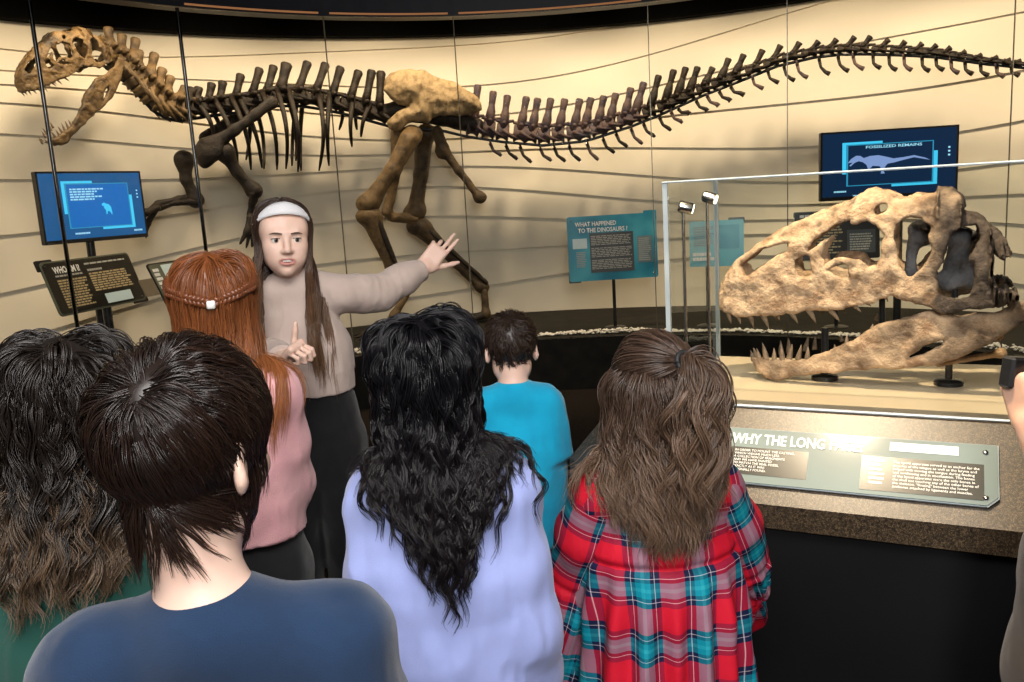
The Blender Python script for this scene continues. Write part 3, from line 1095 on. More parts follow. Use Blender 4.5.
def shell_sdf(poly, holes, wfun, thick, roof, h=.0045, front=True):
    lo = poly.min(0) - .03
    hi = poly.max(0) + .03
    g = SDF((lo[0], -.19, lo[1]), (hi[0], .19, hi[1]), h)
    nx, ny, nz = g.n
    uu = g.lo[0] + h * np.arange(nx, dtype=np.float32)
    yy = g.lo[1] + h * np.arange(ny, dtype=np.float32)
    zz = g.lo[2] + h * np.arange(nz, dtype=np.float32)
    P2 = np.stack(np.meshgrid(uu, zz, indexing='ij'), -1)
    jit = .0035 * fbm(np.stack([P2[..., 0] * 45, P2[..., 1] * 45, P2[..., 0] * 0], -1), 3)
    P2j = P2 + jit[..., None]
    d2 = polydist(P2j, poly)
    for hp in holes:
        d2 = -smin(-d2, polydist(P2j, hp), .012)
    W = wfun(P2[..., 0])
    if roof:
        zt = np.interp(uu, TU, TZ)[:, None]
        f = np.clip((P2[..., 1] - (zt - .11)) / .11, 0, 1)
        W = W * np.sqrt(np.clip(1 - f ** 2.2 * .93, .02, 1))
    if front:
        fr = np.clip((P2[..., 0] - poly[:, 0].min()) / .05, 0, 1)
        W = W * np.sqrt(np.clip(1 - (1 - fr) ** 2, .02, 1))
    tk = thick + .004 * fbm(np.stack([P2[..., 0] * 28, P2[..., 1] * 28, P2[..., 0] * 0 + 9], -1), 3)
    g1, g2 = np.gradient(W, h)
    sc = 1 / np.sqrt(1 + g1 ** 2 + g2 ** 2)
    for j in range(ny):
        sh = (np.abs(np.abs(yy[j]) - W) * sc) - tk
        g.d[:, j, :] = -smin(-d2, -sh, .014)
    return g

def finish_bone(V, Q, amp=.0035, sc=40., oct_=4):
    N = normals(V, Q)
    return (V + N * (fbm(V * sc, oct_) * amp)[:, None]).astype(np.float32)

def bone_obj(name, V, Q, m, parent, tone=None, mp=None):
    me = mesh_np(name, V if mp is None else mp(V), Q)
    attr(me, 'tone', np.repeat((np.zeros(len(V)) if tone is None else tone)[:, None], 3, 1))
    return obj(name, me, m, parent)

g = shell_sdf(cr_out, cr_holes, w_cr, .0125, True)
CRV, CRQ = main_piece(*g.nets(1))
CRV = finish_bone(CRV, CRQ, .0048, 34., 5)
s_ = (CRV[:, 0] - U0) / LS
CRT = np.clip((s_ - .655 + .07 * fbm(CRV * 18, 3)) * 7, 0, 1) * .95
CRT = np.maximum(CRT, np.clip(fbm(CRV * 30 + 4, 3) * 1.6 - .9, 0, .6))

UJ0, UJ1 = float(jw_out[:, 0].min()), float(jw_out[:, 0].max())
def w_jw(u):
    s = np.clip((u - UJ0) / (UJ1 - UJ0), 0, 1)
    return .030 + .035 * np.sqrt(np.clip(s * 4, 0, 1)) + .070 * s ** 1.3
g = shell_sdf(jw_out, [jw_hole], w_jw, .0135, False)
JWV, JWQ = main_piece(*g.nets(1))
JWV = finish_bone(JWV, JWQ, .0028)
JWT = np.clip(fbm(JWV * 16 + 2, 3) * .9 - .1, 0, .6) + np.clip(((JWV[:, 0] - UJ0) / (UJ1 - UJ0) - .8) * 3, 0, .5)
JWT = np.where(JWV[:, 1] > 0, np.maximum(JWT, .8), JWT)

g = SDF((U0 + .5 * LS, -.12, 1.1), (U1 + .05, .12, 1.62), .006)
for (x, y, r, v) in ((917, 233, (.024, .025, .022), .28), (925, 240, (.016, .025, .018), .28), (959, 246, (.022, .03, .026), .28), (966, 240, (.02, .03, .022), .28)):
    c = K(x, y, v)
    g.ell((c[0], 0, c[1]), r, None, .03)
for a, b_, ra, rb in (((913, 246), (910, 284), .011, .012), ((953, 258), (947, 284), .012, .016), ((963, 260), (974, 284), .014, .014), ((928, 234), (958, 238), .014, .018), ((946, 284), (974, 286), .012, .012), ((910, 284), (946, 286), .008, .010)):
    a2, b2 = K(*a, .27), K(*b_, .27)
    g.cone((a2[0], 0, a2[1]), (b2[0], 0, b2[1]), ra, rb, .03)
BRV, BRQ = main_piece(*g.nets(1))
BRV = finish_bone(BRV, BRQ, .006, 30)

def tooth(root, tip, r, bend):
    """slightly hooked cone between two local points"""
    mb = MB()
    root, tip = np.asarray(root, float), np.asarray(tip, float)
    pts, rad = [], []
    for i in range(7):
        t = i / 6
        pts.append(root + (tip - root) * t + np.array([bend * math.sin(t * PI * .5) ** 2 - bend * t, 0, 0]))
        rad.append(max(r * (1 - t ** 1.5) ** .8, .0006))
    mb.tube(pts, rad, 8, flat=((0, 1, 0), 1.35))
    return mb

up_teeth = [((729, 316), (731, 326)), ((738, 316), (741, 326)), ((750, 316), (754, 330)), ((763, 316), (769, 331)), ((776, 315), (779, 323)), ((790, 315), (797, 327)), ((808, 313), (815, 327)), ((829, 311), (839, 325)), ((853, 307), (861, 315)), ((865, 304), (871, 309)), ((885, 298), (888, 304))]
lo_teeth = [((752, 361), (749, 352)), ((760, 361), (756, 348)), ((767, 361), (763, 343)), ((775, 361), (774, 347)), ((783, 361), (781, 344)), ((790, 360), (793, 343)), ((799, 360), (802, 344)), ((808, 359), (808, 346)), ((847, 345), (846, 336)), ((872, 331), (873, 325)), ((835, 352), (834, 346))]

def tooth_list(rows, wf, v, upper):
    out = []
    for i, (a, b_) in enumerate(rows):
        ka, kb = K(*a, vv(a[0], v)), K(*b_, vv(a[0], v))
        if not upper:
            kb = ka + (kb - ka) * .82
        w = float(wf(ka[0]))
        if ka[0] - U0 < .05 and upper or (ka[0] - UJ0 < .05 and not upper):
            base = U0 if upper else UJ0
            w *= math.sqrt(max(.05, 1 - (1 - max(ka[0] - base, .002) / .05) ** 2))
        L = np.linalg.norm(kb - ka)
        for sd_ in (-1, 1):
            if sd_ > 0 and i % 3 == 2:
                continue
            up_ = (ka - kb) / L
            ra = ka + up_ * .008
            out.append((np.array([ra[0], sd_ * w, ra[1]]), np.array([kb[0], sd_ * w * .98, kb[1]]), min(.0072, .0035 + L * .075), .006))
    return out
UPT = tooth_list(up_teeth, w_cr, .19, True)
LOT = tooth_list(lo_teeth, w_jw, .20, False)

def put_teeth(lst, parent, mp):
    for a, b_, r, bd in lst:
        mb = tooth(a, b_, r, bd)
        V = mp(np.array(mb.v))
        me = bpy.data.meshes.new('tooth')
        me.from_pydata([tuple(map(float, p)) for p in V], [], mb.f)
        me.polygons.foreach_set('use_smooth', [True] * len(me.polygons))
        obj('tooth', me, M_TOOTH, parent)

SKZ = max(0., DKZ + .017 - float(JWV[:, 2].min()))
print('SKZ', SKZ)
skull = thing('fossil_skull', from_skull(np.array([(U0 + U1) / 2, 0, DKZ + .0125 - SKZ])), 'big tan fossil dinosaur skull with open jaws on black stands inside the acrylic case', 'fossil')
crn = bone_obj('cranium', CRV, CRQ, M_FOS, skull, CRT, from_skull)
jaw = bone_obj('lower_jaw', JWV, JWQ, M_FOS, skull, JWT, from_skull)
bone_obj('braincase', BRV, BRQ, M_FOSD, skull, None, from_skull)
put_teeth(UPT, crn, from_skull)
put_teeth(LOT, jaw, from_skull)
# two thin hyoid rods under the back of the jaw
for (a, b_, y) in (((938, 367), (1001, 355.5), -.035), ((950, 355), (999, 343), .03)):
    ka, kb = K(*a, .25), K(*b_, .25)
    g = SDF((ka[0] - .03, y - .04, min(ka[1], kb[1]) - .04), (kb[0] + .04, y + .04, max(ka[1], kb[1]) + .04), .003)
    g.cone((ka[0], y, ka[1]), (kb[0], y, kb[1]), .007, .009, .01)
    g.ell((kb[0], y, kb[1]), (.014, .012, .014), None, .01)
    V, Q = g.nets(1)
    bone_obj('hyoid_bone', finish_bone(V, Q, .0015, 60), Q, M_FOS, skull, None, from_skull)
# stands
for (px, ptop, r) in ((825, 330, .010), (951, 300, .009)):
    a = K(px, ptop, VM)
    top = from_skull(np.array([a[0], 0, a[1]]))
    foot = np.array([top[0], top[1], DKZ + .0125])
    mb = MB(); mb.tube([foot, top], r, 12); mb.build('stand_post', M_DKSTEEL, skull, True, .9)
    mb = MB(); mb.lathe(foot, [(.036, 0), (.036, .010), (.030, .014), (.012, .016)], n=28); mb.build('stand_foot', M_DKSTEEL, skull, True, .7)
for (px, p0, p1) in ((882, 330, 296), (955, 300, 283)):
    a, b_ = K(px, p0, VM), K(px, p1, VM)
    mb = MB(); mb.tube([from_skull(np.array([a[0], .0, a[1]])), from_skull(np.array([b_[0], .0, b_[1]]))], .008, 10)
    mb.build('stand_post', M_DKSTEEL, skull, True, .9)

# ------------------------------------------------------------------ mounted skeleton on the platform
RS = 4.3
hip = A(415, 130, RS)
skel = thing('mounted_dinosaur_skeleton', (hip[0], hip[1], .42), 'long dark dinosaur skeleton mounted along the cream wall behind the glass', 'dinosaur skeleton')

def polyline(pts, n):
    pts = [np.asarray(p, float) for p in pts]
    d = [0]
    for a, b_ in zip(pts, pts[1:]):
        d.append(d[-1] + np.linalg.norm(b_ - a))
    t = np.linspace(0, d[-1], n)
    return [np.array([np.interp(x, d, [p[i] for p in pts]) for i in range(3)]) for x in t]

def sbone(name, pts, rads, m, parent, ells=(), h=.012, amp=.004, q=1., side=None, tone=0.):
    pts = [np.asarray(p, float) for p in pts]
    mr = max(rads) * 1.3 + .03
    allp = pts + [np.asarray(e[0]) for e in ells]
    me_ = max([mr] + [max(e[1]) + .03 for e in ells])
    lo, hi = np.min(allp, 0) - me_, np.max(allp, 0) + me_
    g = SDF(lo, hi, h)
    g.chain(pts, rads, .03, 'u', q, side)
    for e in ells:
        g.ell(e[0], e[1], None, .04)
    V, Q = main_piece(*g.nets(1))
    V = finish_bone(V, Q, amp, 14, 3)
    return bone_obj(name, V, Q, m, parent, np.full(len(V), tone))

rod_px = [(104, 66), (125, 82), (140, 97), (152, 110), (165, 118), (180, 121), (210, 116), (243, 112), (275, 106), (300, 106), (320, 109), (343, 113.6), (388, 126), (415, 129), (439, 130), (467, 136.6), (502.5, 142), (543, 145.5), (581, 141.7), (593, 139), (631, 126.6), (656.5, 116.5), (702, 96), (738, 82), (778, 66), (814, 57.5), (840, 54.5), (865, 54), (900, 55), (936, 57), (962, 60.5), (987, 64), (1024, 67.5), (1060, 71)]
rod = [A(x, y, RS) for x, y in rod_px]
mb = MB(); mb.tube(rod, .0125, 8); mb.build('mount_rod', M_DKSTEEL, skel, True)
rx = [p[0] for p in rod_px]; ry = [p[1] for p in rod_px]
def rod_y(x):
    return float(np.interp(x, rx, ry))

def vertebra(base_px, spine_px, cent_h, spine_w, m, name='vertebra', spread=.07, arch=0., tone=0., clen=None):
    """base at the rod, spine tip at spine_px; sizes in photo pixels, solid in depth"""
    x0, y0 = base_px
    r = RS
    c = A(x0, y0 - cent_h * .5 - 1.0, r)
    ax = A(x0 + 6, rod_y(x0 + 6) - cent_h * .5 - 1, r) - A(x0 - 6, rod_y(x0 - 6) - cent_h * .5 - 1, r)
    ax /= np.linalg.norm(ax)
    mpp = np.linalg.norm(A(x0 + 1, y0, r) - A(x0, y0, r))
    R_ = cent_h * .5 * mpp
    Lc = (clen or spine_w * 2.0) * mpp
    mb = MB()
    mb.lathe(c - ax * Lc / 2, [(R_ * .8, 0), (R_ * 1.02, Lc * .05), (R_ * .72, Lc * .35), (R_ * .70, Lc * .6), (R_ * 1.0, Lc * .95), (R_ * .8, Lc)], ax, 12)
    tip = A(spine_px[0], spine_px[1], r)
    la = np.cross(ax, (0, 0, 1)); la /= np.linalg.norm(la)
    st = c + (tip - c) * .25
    pts = [st + (tip - st) * t for t in (0, .3, .7, .93, 1)]
    w = spine_w * mpp * .5
    mb.tube(pts, [w * 1.15, w * .85, w * .95, w * 1.1, w * .8], 8, flat=(la, 1.0))
    up_ = (tip - c) / np.linalg.norm(tip - c)
    if arch:
        mb.tube([c + up_ * R_ * .3, c + (tip - c) * .45, c + (tip - c) * .72], [w * 1.9 * arch, w * 1.7 * arch, w * .8], 9, flat=(la, .9))
        for sg_ in (-1, 1):
            q2 = c + la * sg_ * R_ * .7
            mb.tube([q2 + up_ * R_ * .2, q2 + ax * Lc * .8 - up_ * R_ * .4 + la * sg_ * .02, q2 + ax * Lc * 1.35 - up_ * R_ * .6], [w * .6, w * .4, w * .15], 6)
    for sg_ in (-1, 1):
        q0 = c + up_ * R_ * .7
        mb.tube([q0, q0 + la * sg_ * spread * .6 + up_ * R_ * .35, q0 + la * sg_ * spread + up_ * R_ * .3], [w * .9, w * .7, w * .45], 6)
        q1 = c + up_ * R_ * 1.1
        mb.tube([q1, q1 + ax * Lc * .75 + up_ * R_ * .25 + la * sg_ * R_ * .35], [w * .7, w * .35], 6)
        mb.tube([q1, q1 - ax * Lc * .65 + up_ * R_ * .1 + la * sg_ * R_ * .35], [w * .7, w * .35], 6)
    me = mb.mesh(name, True)
    attr(me, 'tone', np.full((len(me.vertices), 3), tone))
    return obj(name, me, m, skel)

# neck: chunky vertebrae between skull and shoulder
neck = [((112, 72), (108, 27), 22), ((121, 80), (122, 34), 24), ((130, 89), (136, 38), 24), ((138, 97), (139, 50), 24), ((146, 104), (155, 53), 23), ((154, 111), (163, 68), 22), ((163, 117), (171, 76), 21), ((173, 120), (186, 87), 20), ((183, 121), (193, 88), 18)]
for b_, s_, ch in neck:
    vertebra(b_, s_, ch * 1.08, 9.5, M_BONE_L if b_[0] < 175 else M_BONE_D, 'neck_vertebra', .13, arch=1.0, tone=.35 if b_[0] < 140 else 0)
dors = [(199, 87), (212, 83), (223, 81), (241, 74), (260, 68), (274, 65.5), (287, 63), (308, 61.6), (326, 63), (341, 66.7), (359, 70.5), (372, 70), (381, 71)]
dbase = [195, 207, 219, 234, 250, 265, 279, 296, 313, 330, 348, 364, 379]
for i, (x, s_) in enumerate(zip(dbase, dors)):
    vertebra((x, rod_y(x)), s_, 15.5, 8.6 if i != 6 else 11, M_BONE_D, 'back_vertebra', .12, arch=.62)
cs_ = [(478, 84.6), (493.6, 91), (507.6, 95), (526.6, 96.5), (538, 98), (551, 98), (565, 98.6), (580, 98.6), (591, 97.5), (604, 95.7), (616, 93), (631, 87.5), (644, 82), (659, 75), (674, 69.5), (686, 67), (698, 66.5), (713, 67), (729, 58), (744, 54), (763, 49.5), (781, 45), (800, 42), (819, 41), (837, 39), (855, 36.5), (871, 36), (889, 39), (905.5, 41), (922.6, 43), (937, 44.6), (951, 47), (966, 51.4), (982, 55), (998, 57), (1010.6, 60), (1021, 61), (1034, 63)]
for i, s_ in enumerate(cs_):
    x = s_[0] - (7 if i < 12 else 10 if i < 28 else 8) + (2 if i < 3 else 0)
    k = max(0, (i - 12) / 26)
    mm = M_BONE_REFL if i < 13 else M_BONE_D
    ch = 15.5 - 10 * min(1, i / 30) if i < 20 else max(4.5, 9 - (i - 20) * .3)
    vertebra((x, rod_y(x)), s_, ch * (1.2 if i < 13 else 1.1), 7.2 if i < 13 else 6.8 - k * 1.2, mm, 'tail_vertebra', .06 if i < 20 else .035, arch=.85 if i < 20 else .55, tone=0., clen=12.5 if i < 18 else 14.5)
chev = [(501, 156), (517, 159.5), (531, 162.6), (551, 161), (565, 161.6), (580, 161), (598, 160), (614, 153), (627, 147), (642, 144), (654.5, 137), (670.5, 130.5), (682, 123), (689, 114), (707, 111), (718, 106), (730, 101), (741.6, 95), (760.6, 88.6), (776, 82.7), (792, 80.4), (805, 77.5), (827, 74), (846, 71), (861, 69), (878, 68), (894, 70), (909, 70), (927, 71), (941, 70), (956, 73), (970, 74), (985.6, 75.5), (1001.6, 76.6), (1016.5, 75.5)]
for i, (x, y) in enumerate(chev):
    xb = x - (11 if i < 18 else 8 if i < 25 else 5)
    yb = rod_y(xb) + (3 if i < 8 else 2)
    mid = ((x + xb) / 2 - 2, (y + yb) / 2 + 1)
    pts = [A(xb, yb, RS), A(mid[0], mid[1], RS), A(x - 1.5, y - 2, RS), A(x + (2.5 if i > 16 else 0.5), y, RS)]
    w = .018 if i < 18 else .015
    mb = MB()
    mb.tube(pts, [w * .9, w * .75, w, w * 1.25 if i > 12 else w * .7], 7)
    for sg_ in (-1, 1):
        la = np.array([math.sin(ang(pts[0])), math.cos(ang(pts[0])), 0])
        mb.tube([pts[1] * .4 + pts[0] * .6, pts[0] + la * sg_ * .03 + np.array([0, 0, .02])], [w * .6, w * .5], 6)
    me = mb.mesh('chevron', True)
    attr(me, 'tone', np.zeros((len(me.vertices), 3)))
    obj('chevron', me, M_BONE_D if i % 3 else M_BONE_REFL, skel)

# ribs: (top x, tip x, tip y); near ones bulge to the viewer, far ones to the wall
ribs = [(205, 224, 150, 0), (214, 238, 163, 1), (222, 233, 140, 0), (231, 251, 170, 1), (238, 262, 168, 1), (250, 264, 169, 0), (262, 277, 170, 1), (277, 286, 169, 1), (284, 296, 161, 0), (288, 298, 172, 1), (304, 301, 171, 0), (318, 319, 171, 1), (330, 329, 166, 1), (336, 339, 130, 0), (353, 352, 147, 1), (358, 357, 130, 0), (370, 361, 137, 1), (299, 292, 166, 0), (244, 246, 160, 0), (197, 214, 143, 1)]
for x0, x1, y1, near in ribs:
    sgn = -1 if near else 1
    y0 = rod_y(x0) - 17
    L = y1 - y0
    pts, rad = [], []
    for k in range(10):
        t = k / 9
        bow = math.sin(min(1, t * 1.15) * PI * .9) * .24 * min(1, L / 90)
        px = x0 + (x1 - x0) * t + 5 * math.sin(t * PI) * (1 if x1 >= x0 else -.4)
        pts.append(A(px, y0 + L * t, RS + sgn * (.05 + bow)))
        rad.append(.0185 * (1 - .5 * t) if k < 9 else .005)
    mb = MB()
    mb.tube(pts, rad, 8, flat=((math.sin(ang(pts[0])), math.cos(ang(pts[0])), 0), 1.25))
    me = mb.mesh('rib', True)
    attr(me, 'tone', np.zeros((len(me.vertices), 3)))
    obj('rib', me, M_BONE_D, skel)

# hip: two iliac blades traced from the near one, joined over the sacrum
il = [(383, 91), (384, 80), (390, 73), (401, 69), (412, 68.5), (424, 71), (434, 76), (447, 79), (458, 84), (467, 90), (478, 97), (481, 103), (482, 110), (474, 114), (458, 116), (440, 116), (432, 118), (428, 124), (420, 122), (408, 123), (400, 131), (390, 129), (387, 122), (396, 112), (408, 106), (398, 104), (391, 99)]
def slab(name, px, r, m, bulge=.06, th_=.03, tone=0.):
    c = A(sum(p[0] for p in px) / len(px), sum(p[1] for p in px) / len(px), r)
    t = ang(c)
    tx, nr = np.array([math.cos(t), -math.sin(t), 0]), np.array([math.sin(t), math.cos(t), 0])
    def loc(p):
        d = ray(*p)
        w = CAM + d * (((c - CAM) @ nr) / (d @ nr))
        return [(w - c) @ tx, w[2] - c[2]]
    poly = np.array([loc(p) for p in px], np.float32)
    lo, hi = poly.min(0) - .05, poly.max(0) + .05
    h = .011
    g = SDF((lo[0], -.2, lo[1]), (hi[0], .2, hi[1]), h)
    uu = g.lo[0] + h * np.arange(g.n[0], dtype=np.float32)
    yy = g.lo[1] + h * np.arange(g.n[1], dtype=np.float32)
    zz = g.lo[2] + h * np.arange(g.n[2], dtype=np.float32)
    P2 = np.stack(np.meshgrid(uu, zz, indexing='ij'), -1)
    d2 = polydist(P2 + .006 * fbm(np.stack([P2[..., 0] * 16, P2[..., 1] * 16, P2[..., 0] * 0], -1), 2)[..., None], poly)
    mid = -bulge * np.clip(-d2 / .12, 0, 1) + .02 * fbm(np.stack([P2[..., 0] * 9, P2[..., 1] * 5, P2[..., 0] * 0 + 3], -1), 3)
    for j in range(g.n[1]):
        g.d[:, j, :] = -smin(-d2, -(np.abs(yy[j] - mid) - th_), .03)
    V, Q = main_piece(*g.nets(1))
    V = finish_bone(V, Q, .006, 18, 4)
    mp = lambda v: c + v[:, 0:1] * tx + v[:, 1:2] * nr + v[:, 2:3] * np.array([0, 0, 1.])
    return bone_obj(name, V, Q, m, skel, np.full(len(V), tone) + np.clip(fbm(V * 7, 2) - .3, 0, .8), mp)
slab('ilium', il, RS - .15, M_BONE_G)
slab('ilium', il, RS + .15, M_BONE_G, -.06)
sac = polyline([A(386, 112, RS), A(420, 110, RS), A(450, 117, RS), A(476, 126, RS)], 6)
sbone('sacrum', sac, [.07, .09, .1, .09, .08, .07], M_BONE_D, skel)
NR, FR = RS - .20, RS + .20
sbone('pubis', [A(398, 128, RS - .04), A(396, 168, RS - .03), A(390, 200, RS), A(387, 212, RS)], [.06, .05, .04, .05], M_BONE_L, skel, [(A(399, 217.5, RS), (.11, .05, .045)), (A(411, 219.5, RS), (.07, .045, .028))])
sbone('ischium', [A(437, 132, RS), A(443, 148, RS), A(458, 170, RS), A(476, 193, RS)], [.055, .045, .032, .035], M_BONE_L, skel, [(A(480, 198, RS), (.06, .05, .055)), (A(441, 152, RS), (.05, .03, .06))], tone=.5)
def leg(R_, hipx, kn, an, mt, toe, tn):
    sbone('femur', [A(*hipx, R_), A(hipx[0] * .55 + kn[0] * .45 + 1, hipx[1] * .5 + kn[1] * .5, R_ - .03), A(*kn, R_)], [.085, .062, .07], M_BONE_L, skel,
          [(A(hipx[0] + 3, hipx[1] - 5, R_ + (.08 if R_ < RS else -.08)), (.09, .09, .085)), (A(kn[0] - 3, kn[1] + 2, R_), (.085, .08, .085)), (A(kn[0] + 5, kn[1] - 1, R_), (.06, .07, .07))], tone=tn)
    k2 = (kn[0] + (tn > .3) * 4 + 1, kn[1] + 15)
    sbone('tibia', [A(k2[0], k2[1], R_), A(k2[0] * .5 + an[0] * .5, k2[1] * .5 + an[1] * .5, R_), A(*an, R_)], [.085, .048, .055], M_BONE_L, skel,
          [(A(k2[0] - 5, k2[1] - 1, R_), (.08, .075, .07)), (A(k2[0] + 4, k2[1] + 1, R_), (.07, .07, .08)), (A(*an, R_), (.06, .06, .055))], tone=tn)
    a2 = A(k2[0] + 7, k2[1] + 2, R_ - .05)
    sbone('fibula', [a2, A(an[0] + 5, an[1] - 4, R_ - .05)], [.028, .018], M_BONE_D, skel)
    for k, o in enumerate((-.06, 0, .06)):
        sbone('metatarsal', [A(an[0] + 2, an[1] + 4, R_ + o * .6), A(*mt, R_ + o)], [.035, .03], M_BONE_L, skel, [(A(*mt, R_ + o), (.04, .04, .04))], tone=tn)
        f0 = A(*mt, R_ + o)
        t_ = ang(f0)
        fwd = -np.array([math.cos(t_), -math.sin(t_), 0]) + np.array([math.sin(t_), math.cos(t_), 0]) * o * 4
        fwd /= np.linalg.norm(fwd)
        p0 = np.array([f0[0], f0[1], max(f0[2], .475)])
        pts = [p0, p0 + fwd * .14, p0 + fwd * .26, p0 + fwd * .36]
        for q_ in pts[1:]:
            q_[2] = .462
        pts[3][2] = .445
        sbone('toe', pts, [.034, .026, .026, .008], M_BONE_D, skel)
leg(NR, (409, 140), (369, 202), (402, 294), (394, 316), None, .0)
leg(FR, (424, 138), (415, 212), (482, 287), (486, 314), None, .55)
# shoulder and arms
sbone('scapula', [A(272, 102, RS - .27), A(255, 115, RS - .28), A(235, 130, RS - .27), A(216, 143, RS - .22)], [.052, .038, .04, .06], M_BONE_D, skel, [(A(209, 150, RS - .2), (.105, .045, .10)), (A(204, 158, RS - .18), (.06, .04, .08))], q=1.8, side=(math.sin(ang(A(240, 130))), math.cos(ang(A(240, 130))), 0))
sbone('scapula', [A(262, 100, RS + .27), A(205, 138, RS + .22)], [.04, .05], M_BONE_D, skel, [(A(190, 148, RS + .2), (.09, .05, .10)), (A(186, 162, RS + .2), (.05, .04, .08))])
def arm(R_, sh, mid, el, wr, tips):
    sbone('humerus', [A(*sh, R_), A(*mid, R_), A(*el, R_)], [.06, .042, .05], M_BONE_D, skel, [(A(*sh, R_), (.075, .06, .075)), (A(*el, R_), (.065, .06, .06))])
    for k in (0, 1):
        dy = 5 * k
        sbone('forearm_bone', [A(el[0] - 1 + 3 * k, el[1] + 2 - dy * 1.3, R_ - .03 + .06 * k), A((el[0] + wr[0]) / 2 + 2 * k, (el[1] + wr[1]) / 2 - dy * .6 - 2, R_), A(wr[0], wr[1] - dy * .8, R_ + .03)], [.034, .024, .03], M_BONE_D, skel)
    for j, (m_, tp) in enumerate(tips):
        pts = [A(wr[0], wr[1] - 2 * j, R_ + .04 * (j - 1)), A(*m_, R_ + .05 * (j - 1)), A(*tp, R_ + .05 * (j - 1))]
        sbone('claw_finger', pts, [.026, .024, .008], M_BONE_D, skel, h=.009)
arm(RS - .2, (225, 152), (237, 172), (254, 191), (250, 218), [((247, 232), (240, 244)), ((250, 232), (246, 248)), ((253, 230), (252, 247))])
arm(RS + .22, (184, 160), (186, 180), (196, 200), (158, 208), [((146, 212), (135, 216)), ((147, 224), (146, 238)), ((140, 218), (128, 226))])

# skull on the neck: same animal, turned toward the visitors
HL = np.array([K(1004, 300)[0], 0, K(1004, 300)[1]])
SN = np.array([K(719, 300)[0], 0, K(719, 300)[1]])
Hw = A(101, 60, RS)
Sw = P(23, 84, Hw[1] - .50)
print('snout radius', np.hypot(*(Sw[:2] - AC)))
SCL = np.linalg.norm(Hw - Sw) / np.linalg.norm(HL - SN) * 1.04
Hw = Hw + (Hw - Sw) * .01 - np.array([0, 0, .01])
print('SCL', SCL)
def frame(xd, roll=0.):
    x = xd / np.linalg.norm(xd)
    y = np.cross((0, 0, 1), x)
    y /= np.linalg.norm(y)
    z = np.cross(x, y)
    return x, y, z
def mapper(base, xd, ref, refdir, SCL=SCL):
    x, y, z = frame(xd)
    ca, sa = refdir[0] / np.hypot(refdir[0], refdir[2]), refdir[2] / np.hypot(refdir[0], refdir[2])
    def mp(V):
        q = np.asarray(V, float) - ref
        a = q[:, 0] * ca + q[:, 2] * sa
        c = -q[:, 0] * sa + q[:, 2] * ca
        return base + SCL * (a[:, None] * x + q[:, 1:2] * y + c[:, None] * z)
    return mp
mpc = mapper(Hw, Hw - Sw, HL, HL - SN)
c2 = bone_obj('skull', CRV, CRQ, M_BONE_L, skel, np.clip(fbm(CRV * 14, 2) + 6 * (CRV[:, 2] - 1.46), 0, .95), mpc)
put_teeth(UPT[:14], c2, mpc)
JT = np.array([K(752, 366, .2)[0], 0, K(752, 366, .2)[1]])
JH = np.array([K(1018, 310, .2)[0], 0, K(1018, 310, .2)[1]])
Jw = P(46, 142, Hw[1] - .50)
Jb = A(104, 64, RS)
mpj = mapper(Jb, Jb - Jw, JH, JH - JT, np.linalg.norm(Jb - Jw) / np.linalg.norm(JH - JT))
j2 = bone_obj('skull_jaw', JWV, JWQ, M_BONE_L, skel, np.clip(fbm(JWV * 14, 2), 0, .7), mpj)
put_teeth(LOT[:14], j2, mpj)
print('skull scale', SCL, 'len', LS)
# ================================================================== people
def skin_mat(name, c, c2):
    m, nt, b = new_mat(name)
    n = nd(nt, 'ShaderNodeTexNoise', {'Vector': coords(nt), 'Scale': 22., 'Detail': 3.})
    base = ramp(nt, n.outputs[0], [(.3, c), (.7, c2)])
    tn = nd(nt, 'ShaderNodeAttribute', attribute_name='tone')
    mx = nd(nt, 'ShaderNodeMix', {0: tn.outputs['Fac'], 6: base, 7: (.50, .17, .15, 1)}, data_type='RGBA')
    nt.links.new(mx.outputs[2], b.inputs['Base Color'])
    b.inputs['Roughness'].default_value = .48
    b.inputs['Subsurface Weight'].default_value = .12
    b.inputs['Subsurface Radius'].default_value = (1, .35, .2)
    b.inputs['Subsurface Scale'].default_value = .008
    return m
M_SKIN = skin_mat('fair_skin', (.80, .56, .45), (.75, .50, .40))
M_SKIN2 = skin_mat('warm_skin', (.70, .44, .32), (.64, .38, .28))

def cloth(name, c, c2=None, sc=18., rough=.85, weave=900., bump=.25):
    m, nt, b = new_mat(name)
    co = coords(nt)
    n = nd(nt, 'ShaderNodeTexNoise', {'Vector': co, 'Scale': sc, 'Detail': 4.})
    c2 = c2 or tuple(x * .86 for x in c)
    nt.links.new(ramp(nt, n.outputs[0], [(.35, c), (.65, c2)]), b.inputs['Base Color'])
    b.inputs['Roughness'].default_value = rough
    b.inputs['Specular IOR Level'].default_value = .2
    b.inputs['Sheen Weight'].default_value = .25
    w = nd(nt, 'ShaderNodeTexNoise', {'Vector': co, 'Scale': weave, 'Detail': 2.})
    w2 = nd(nt, 'ShaderNodeTexNoise', {'Vector': co, 'Scale': 26., 'Detail': 3.})
    ad = nd(nt, 'ShaderNodeMath', {0: w.outputs[0], 1: w2.outputs[0]}, operation='ADD')
    bp = nd(nt, 'ShaderNodeBump', {'Height': ad.outputs[0], 'Strength': bump, 'Distance': .006})
    nt.links.new(bp.outputs[0], b.inputs['Normal'])
    return m

